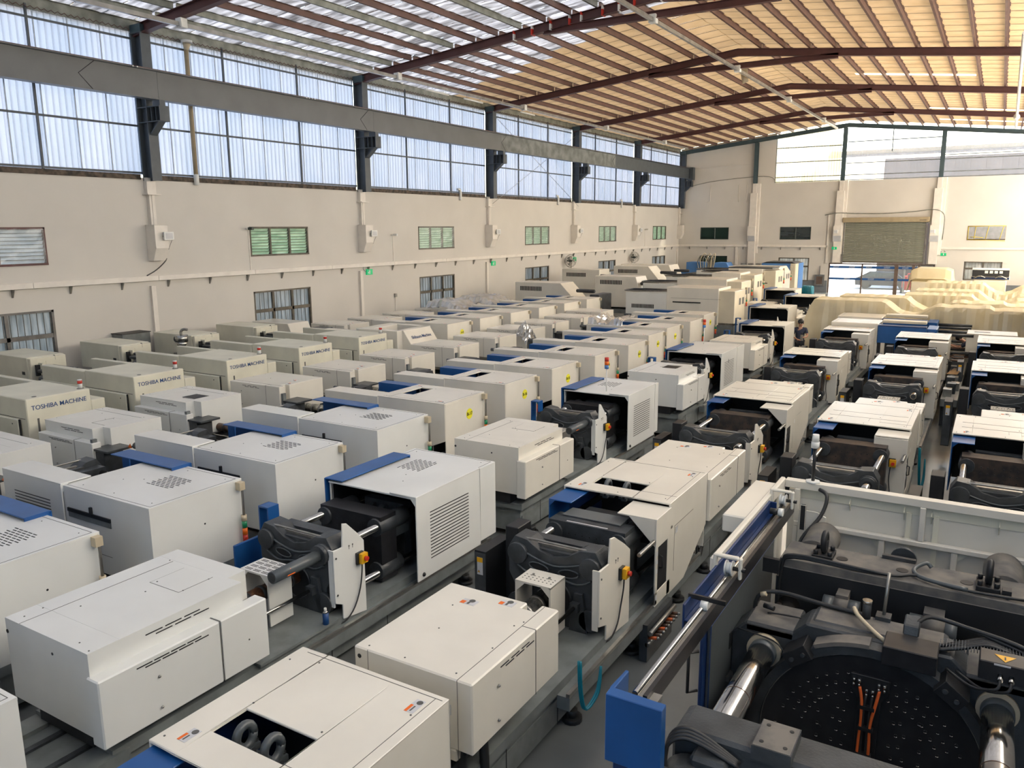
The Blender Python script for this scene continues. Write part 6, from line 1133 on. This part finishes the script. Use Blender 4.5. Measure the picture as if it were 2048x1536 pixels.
def fan(lab, y, z):
    r = thing('wall_fan', lab, 'fan', (.42, y, z)); r.rotation_euler = (0, 0, radians(-35))
    one('fan_cage', lambda b: [b.tube([(.02 * s, R * cos(2 * pi * q / 24), R * sin(2 * pi * q / 24)) for q in range(25)], .007, 'frame_dark', n=4) for R, s in ((.40, 0), (.38, 3), (.27, 5), (.14, 6), (.38, -3), (.25, -5))] + [b.tube([(-.12, 0, 0), (-.1, .25 * cos(t), .25 * sin(t)), (0, .4 * cos(t), .4 * sin(t)), (.1, .25 * cos(t), .25 * sin(t)), (.13, 0, 0)], .004, 'frame_dark', n=3) for t in [2 * pi * q / 20 for q in range(20)]], r)
    one('hub', lambda b: b.cyl((-.2, 0, 0), (.1, 0, 0), .07, 'frame_dark', 12), r)
    for q in range(3): one('blade', lambda b: b.add([(.0, .05 * cos(t), .05 * sin(t)) for t in (2.1 * q,)] + [(.04, .30 * cos(2.1 * q - .3), .30 * sin(2.1 * q - .3)), (-.02, .33 * cos(2.1 * q + .4), .33 * sin(2.1 * q + .4)), (-.03, .1 * cos(2.1 * q + .6), .1 * sin(2.1 * q + .6))], [(0, 1, 2, 3)], 'steel'), r)
    one('wall_bracket', lambda b: (b.box(-.42, -.18, -.03, .03, -.04, .04, 'frame_dark'), b.tube([(-.2, 0, -.05), (-.15, .1, -.6), (-.2, .05, -1.3)], .01, 'white_plastic', n=5)), r)
fan('black caged wall fan beside the third exit sign', 28.9, 3.07); fan('black caged wall fan nearest the back corner', 39.3, 2.95)
r = thing('wall_cabinet', 'dark grey electric cabinet by the left wall between two old machines', 'cabinet', (.02, -1.75, 0)); one('body', lambda b: b.box(0, .55, 0, .95, .6, 1.95, 'bed_grey'), r, bevel=.01); one('plinth', lambda b: b.box(.02, .5, .05, .9, 0, .6, 'black'), r); one('top_plate', lambda b: b.box(-.02, .57, -.02, .97, 1.95, 1.97, 'black'), r)
r = thing('socket_box', 'small grey socket on a thin pipe on the left wall', 'socket', (.03, 12.1, 2.1)); one('box', lambda b: b.box(-.03, .05, -.06, .06, -.04, .12, 'steel'), r); one('pipe', lambda b: b.box(-.03, 0, -.02, .02, -2.1, -.04, 'trim_white'), r)
r = thing('meter_box', 'brown meter box on the back wall left of the glass doors', 'meter box', (11.25, YB - .2, .55)); one('box', lambda b: b.box(0, .7, 0, .2, 0, .85, 'steel'), r); one('window', lambda b: b.box(.12, .58, -.01, 0, .12, .72, 'door_brown'), r); one('pipe', lambda b: b.box(.3, .35, .1, .15, .85, 1.5, 'steel'), r)
for i, y in enumerate((17.4, 27.9, 37.6)):
    r = thing('vent_elbow', ('white pipe elbow on the sill in the second window bay', 'white pipe elbow on the sill inside the braced bay', 'white pipe elbow on the sill of the fourth bay')[i], 'pipe', (.06, y, 6.6)); one('pipe', lambda b: b.tube([(0, 0, -.1), (0, 0, .30), (0, -.08, .42), (0, -.25, .42)], .07, 'white_plastic', n=10, sub=3), r)
r = thing('downpipe', 'tall beige rain pipe in front of the clear sheets in the first bay', 'pipe', (.08, 1.78, 6.7)); one('pipe', lambda b: (b.cyl((0, 0, 0), (0, 0, 4.2), .075, 'beige_beam', 14), b.cyl((0, 0, -.1), (0, 0, .25), .085, 'white_plastic', 14)), r); one('funnel', lambda b: (b.cyl((0, 0, 4.2), (.05, .0, 4.4), .075, 'lamp_cream', 14, r1=.13), b.cyl((.05, 0, 4.4), (.05, 0, 4.48), .18, 'white_plastic', 14)), r)
r = thing('brace_rods', 'pair of thin crossed brace rods in the third window bay', 'brace'); r.location = (.3, 20, 6.4)
for a, c in (((0, .45, 4.4), (0, 10.2, .05)), ((0, 9.95, 4.4), (0, .05, .0))): one('rod', lambda b: b.cyl(a, c, .012, 'steel', 6), r)
# light conduits under the rafters
for x, z, y0, y1, lab in ((2.25, 11.1, -20, 49.3, 'long steel conduit below the rafters along the left wall'), (13.0, 12.12 - .36, -20, 49.3, 'long conduit hanging under the ridge')):
    r = thing('conduit', lab, 'conduit', (x, y0, z - (.0 if x < 5 else -.1)))
    n = int((y1 - y0) / 5)
    for q in range(n): one('conduit_length', lambda b: b.box(-.05, .05, q * 5.0, q * 5 + 4.98, -.12, 0.0, 'galv'), r)
    for q in range(2, 7): one('junction_lamp', lambda b: (b.box(-.13, .13, q * 10 - .12, q * 10 + .12, -.16, .12, 'white_plastic')), r, bevel=.02)
r = thing('conduit', 'white conduit sloping down at the right edge under the roof', 'conduit', (23.5, 19.5, 10.78)); one('pipe', lambda b: b.cyl((0, -4, .4), (0.1, 12, -.95), .06, 'white_plastic', 10), r); one('junction_lamp', lambda b: b.sphere((.08, 9.5, -.72), .14, 'white_plastic', 12), r)
for i, (y0, y1) in enumerate(((11.7, 13.4), (14.6, 16.1), (19.6, 21.0))):
    r = thing('tube_light', ('white tube lamp nearest under the left conduit', 'white tube lamp, second under the left conduit', 'white tube lamp, third under the left conduit')[i], 'lamp', (2.3, y0, 10.82)); one('tube', lambda b: b.cyl((0, 0, 0), (0, y1 - y0, 0), .04, 'white_plastic', 10), r); one('hanger', lambda b: [b.cyl((0, q, 0), (0, q, .22), .008, 'steel', 5) for q in (.2, y1 - y0 - .2)], r, kind='stuff')
tag(one('loose_lining', lambda b: b.add([(12.8, 9.9, 11.8), (13.1, 9.9, 11.8), (13.15, 9.95, 11.2), (12.9, 9.9, 11.1), (12.8, 9.95, 11.5)], [(0, 1, 2, 3, 4)], 'lamp_cream')), 'loose strip of lining hanging off the ridge', 'strip').location = (-.2, 12, .4)

# ================================================================ PEOPLE
def skin_mesh(name, V, E, R, m, sub=1):
    me = bpy.data.meshes.new(name); me.from_pydata(V, E, []); o = bpy.data.objects.new(name, me); COL.objects.link(o)
    sk = o.modifiers.new('s', 'SKIN'); sv = me.skin_vertices[0].data
    for i, r_ in enumerate(R): sv[i].radius = (r_, r_ * .82) if isinstance(r_, (int, float)) else r_
    sv[0].use_root = True
    o.modifiers.new('u', 'SUBSURF').levels = sub
    dg = bpy.context.evaluated_depsgraph_get(); out = bpy.data.meshes.new_from_object(o.evaluated_get(dg)); bpy.data.objects.remove(o)
    out.materials.clear(); out.materials.append(MAT[m]); out.polygons.foreach_set('use_smooth', [True] * len(out.polygons)); return out
def person(label, loc, rotz, J, cap=False):
    """J: joints in metres; figure faces -y"""
    r = thing('person', label, 'person', loc, rotz)
    N = ['pelvis', 'waist', 'chest', 'neck', 'head', 'crown', 'shL', 'elL', 'wrL', 'paL', 'shR', 'elR', 'wrR', 'paR', 'hiL', 'knL', 'anL', 'toL', 'hiR', 'knR', 'anR', 'toR']
    V = [J[n] for n in N]; ix = {n: i for i, n in enumerate(N)}
    E = [(ix[a], ix[c]) for a, c in (('pelvis', 'waist'), ('waist', 'chest'), ('chest', 'neck'), ('neck', 'head'), ('head', 'crown'), ('chest', 'shL'), ('shL', 'elL'), ('elL', 'wrL'), ('wrL', 'paL'), ('chest', 'shR'), ('shR', 'elR'), ('elR', 'wrR'), ('wrR', 'paR'), ('pelvis', 'hiL'), ('hiL', 'knL'), ('knL', 'anL'), ('anL', 'toL'), ('pelvis', 'hiR'), ('hiR', 'knR'), ('knR', 'anR'), ('anR', 'toR'))]
    rad = dict(pelvis=.14, waist=.13, chest=.15, neck=.055, head=.092, crown=.078, shL=.062, elL=.042, wrL=.029, paL=.036, hiL=.09, knL=.062, anL=.042, toL=.04)
    R = [rad[n if n in rad else n[:2] + 'L'] for n in N]
    for s in 'LR':            # five fingers, each a bent chain rooted in the palm
        pa = Vector(J['pa' + s]); wr_ = Vector(J['wr' + s]); d = (pa - wr_).normalized(); side = d.cross(Vector((0, 0, 1))).normalized(); dn = side.cross(d).normalized()
        for q, (off, L) in enumerate(((-.032, .062), (-.011, .075), (.011, .072), (.032, .055), (.045, .045))):
            base = pa + d * (.02 if q < 4 else -.025) + side * off
            dd = d if q < 4 else (d * .6 + side * .8)
            k = len(V); V += [tuple(base + dd * .02), tuple(base + dd * (.02 + L * .5) - dn * .006), tuple(base + dd * (.02 + L * .85) - dn * .022)]; R += [.010, .0095, .008]; E += [(ix['pa' + s], k), (k, k + 1), (k + 1, k + 2)]
    me = skin_mesh('body', V, E, R, 'skin'); o = bpy.data.objects.new('body', me); COL.objects.link(o); o.parent = r
    def garment(name, names, rr, m, edges):
        Vg = [J[n] if n in J else None for n in names]; me = skin_mesh(name, Vg, edges, rr, m); o = bpy.data.objects.new(name, me); COL.objects.link(o); o.parent = r
    JJ = dict(J)
    for s in 'LR': JJ['up' + s] = tuple(Vector(J['sh' + s]).lerp(Vector(J['el' + s]), .75))
    J2 = JJ
    def g2(name, names, rr, m, edges):
        me = skin_mesh(name, [J2[n] for n in names], edges, rr, m); o = bpy.data.objects.new(name, me); COL.objects.link(o); o.parent = r
    J2['nk'] = tuple(Vector(J['chest']).lerp(Vector(J['neck']), .55))
    g2('shirt', ['waist', 'chest', 'nk', 'shL', 'upL', 'shR', 'upR', 'pelvis'], [.155, .172, .09, .085, .064, .085, .064, .158], 'shirt_navy', [(0, 1), (1, 2), (1, 3), (3, 4), (1, 5), (5, 6), (0, 7)])
    g2('trousers', ['pelvis', 'hiL', 'knL', 'anL', 'hiR', 'knR', 'anR'], [.15, .105, .08, .065, .105, .08, .065], 'trouser', [(0, 1), (1, 2), (2, 3), (0, 4), (4, 5), (5, 6)])
    h = Vector(J['head']); c = Vector(J['crown']); up = (c - h).normalized(); fw = Vector(J['face']).normalized(); sd_ = up.cross(fw).normalized()
    hc = h.lerp(c, .45)
    one('hair', lambda b: b.sphere(tuple(hc + up * .035 - fw * .018), .108, 'hair', 16, sz=.98), r)
    if cap: one('cap', lambda b: (b.sphere(tuple(hc + up * .05 + fw * .01), .112, 'cap_tan', 16, sz=.8),), r)
    fc = h + up * .015 + fw * .085
    for s in (-1, 1):
        one('eye', lambda b: b.sphere(tuple(fc + sd_ * s * .032 + up * .03), .012, 'white_plastic', 8), r); one('ear', lambda b: b.sphere(tuple(h + up * .02 + sd_ * s * .092), .026, 'skin', 8), r)
        one('shoe', lambda b: b.sphere(tuple((Vector(J['an' + 'LR'[s > 0]]) + Vector(J['to' + 'LR'[s > 0]])) / 2 + Vector((0, 0, -.035))), .14, 'black', 12, sz=.45, sy=1.0), r)
    one('nose', lambda b: b.sphere(tuple(fc + fw * .018 + up * .005), .018, 'skin', 8, sz=1.4), r); one('mouth', lambda b: b.sphere(tuple(fc + fw * .006 - up * .035), .02, 'car_red', 8, sz=.3), r)
    return r
stand = dict(pelvis=(0, 0, .92), waist=(0, 0, 1.06), chest=(0, -.02, 1.28), neck=(0, -.03, 1.46), head=(0, -.06, 1.56), crown=(0, -.07, 1.68), shL=(.19, -.02, 1.38), elL=(.25, -.16, 1.14), wrL=(.16, -.40, 1.12), paL=(.12, -.47, 1.13),
             shR=(-.19, -.02, 1.38), elR=(-.26, -.10, 1.10), wrR=(-.10, -.34, 1.02), paR=(-.05, -.41, 1.02), hiL=(.1, 0, .86), knL=(.11, -.03, .48), anL=(.12, .02, .09), toL=(.13, -.12, .06), hiR=(-.1, 0, .86), knR=(-.11, -.03, .48), anR=(-.12, .02, .09), toR=(-.13, -.12, .06), face=(0.1, -1, -.15))
pz = person('worker in a navy T-shirt standing with a part in hand between the cream machines', (17.42, 14.25, 0), radians(15), stand)
r = thing('machine_part', 'grey metal part held in the hands of the standing worker', 'part', (17.58, 13.80, 1.0)); one('plate', lambda b: b.box(-.05, .05, -.02, .02, 0, .22, 'steel'), r, bevel=.005); one('grip', lambda b: b.cyl((0, 0, .2), (0, 0, .3), .02, 'rubber', 8), r)
bend = dict(pelvis=(0, 0, .90), waist=(0, -.10, 1.02), chest=(0, -.32, 1.18), neck=(0, -.48, 1.26), head=(0, -.57, 1.30), crown=(0, -.68, 1.37), shL=(.19, -.38, 1.20), elL=(.24, -.60, 1.02), wrL=(.14, -.82, 1.10), paL=(.12, -.88, 1.10),
            shR=(-.19, -.38, 1.20), elR=(-.24, -.60, 1.02), wrR=(-.14, -.80, 1.08), paR=(-.12, -.87, 1.08), hiL=(.1, 0, .86), knL=(.11, -.08, .48), anL=(.12, .05, .09), toL=(.13, -.1, .06), hiR=(-.1, 0, .86), knR=(-.11, -.08, .48), anR=(-.12, .05, .09), toR=(-.13, -.1, .06), face=(0, -.75, -.65))
person('black haired worker bending over the long tie bars of the blue doored machines', (23.2, 14.44, 0), radians(-90), bend)
print('tris', sum(len(o.data.polygons) for o in bpy.data.objects if o.type == 'MESH'), 'objects', len(bpy.data.objects))
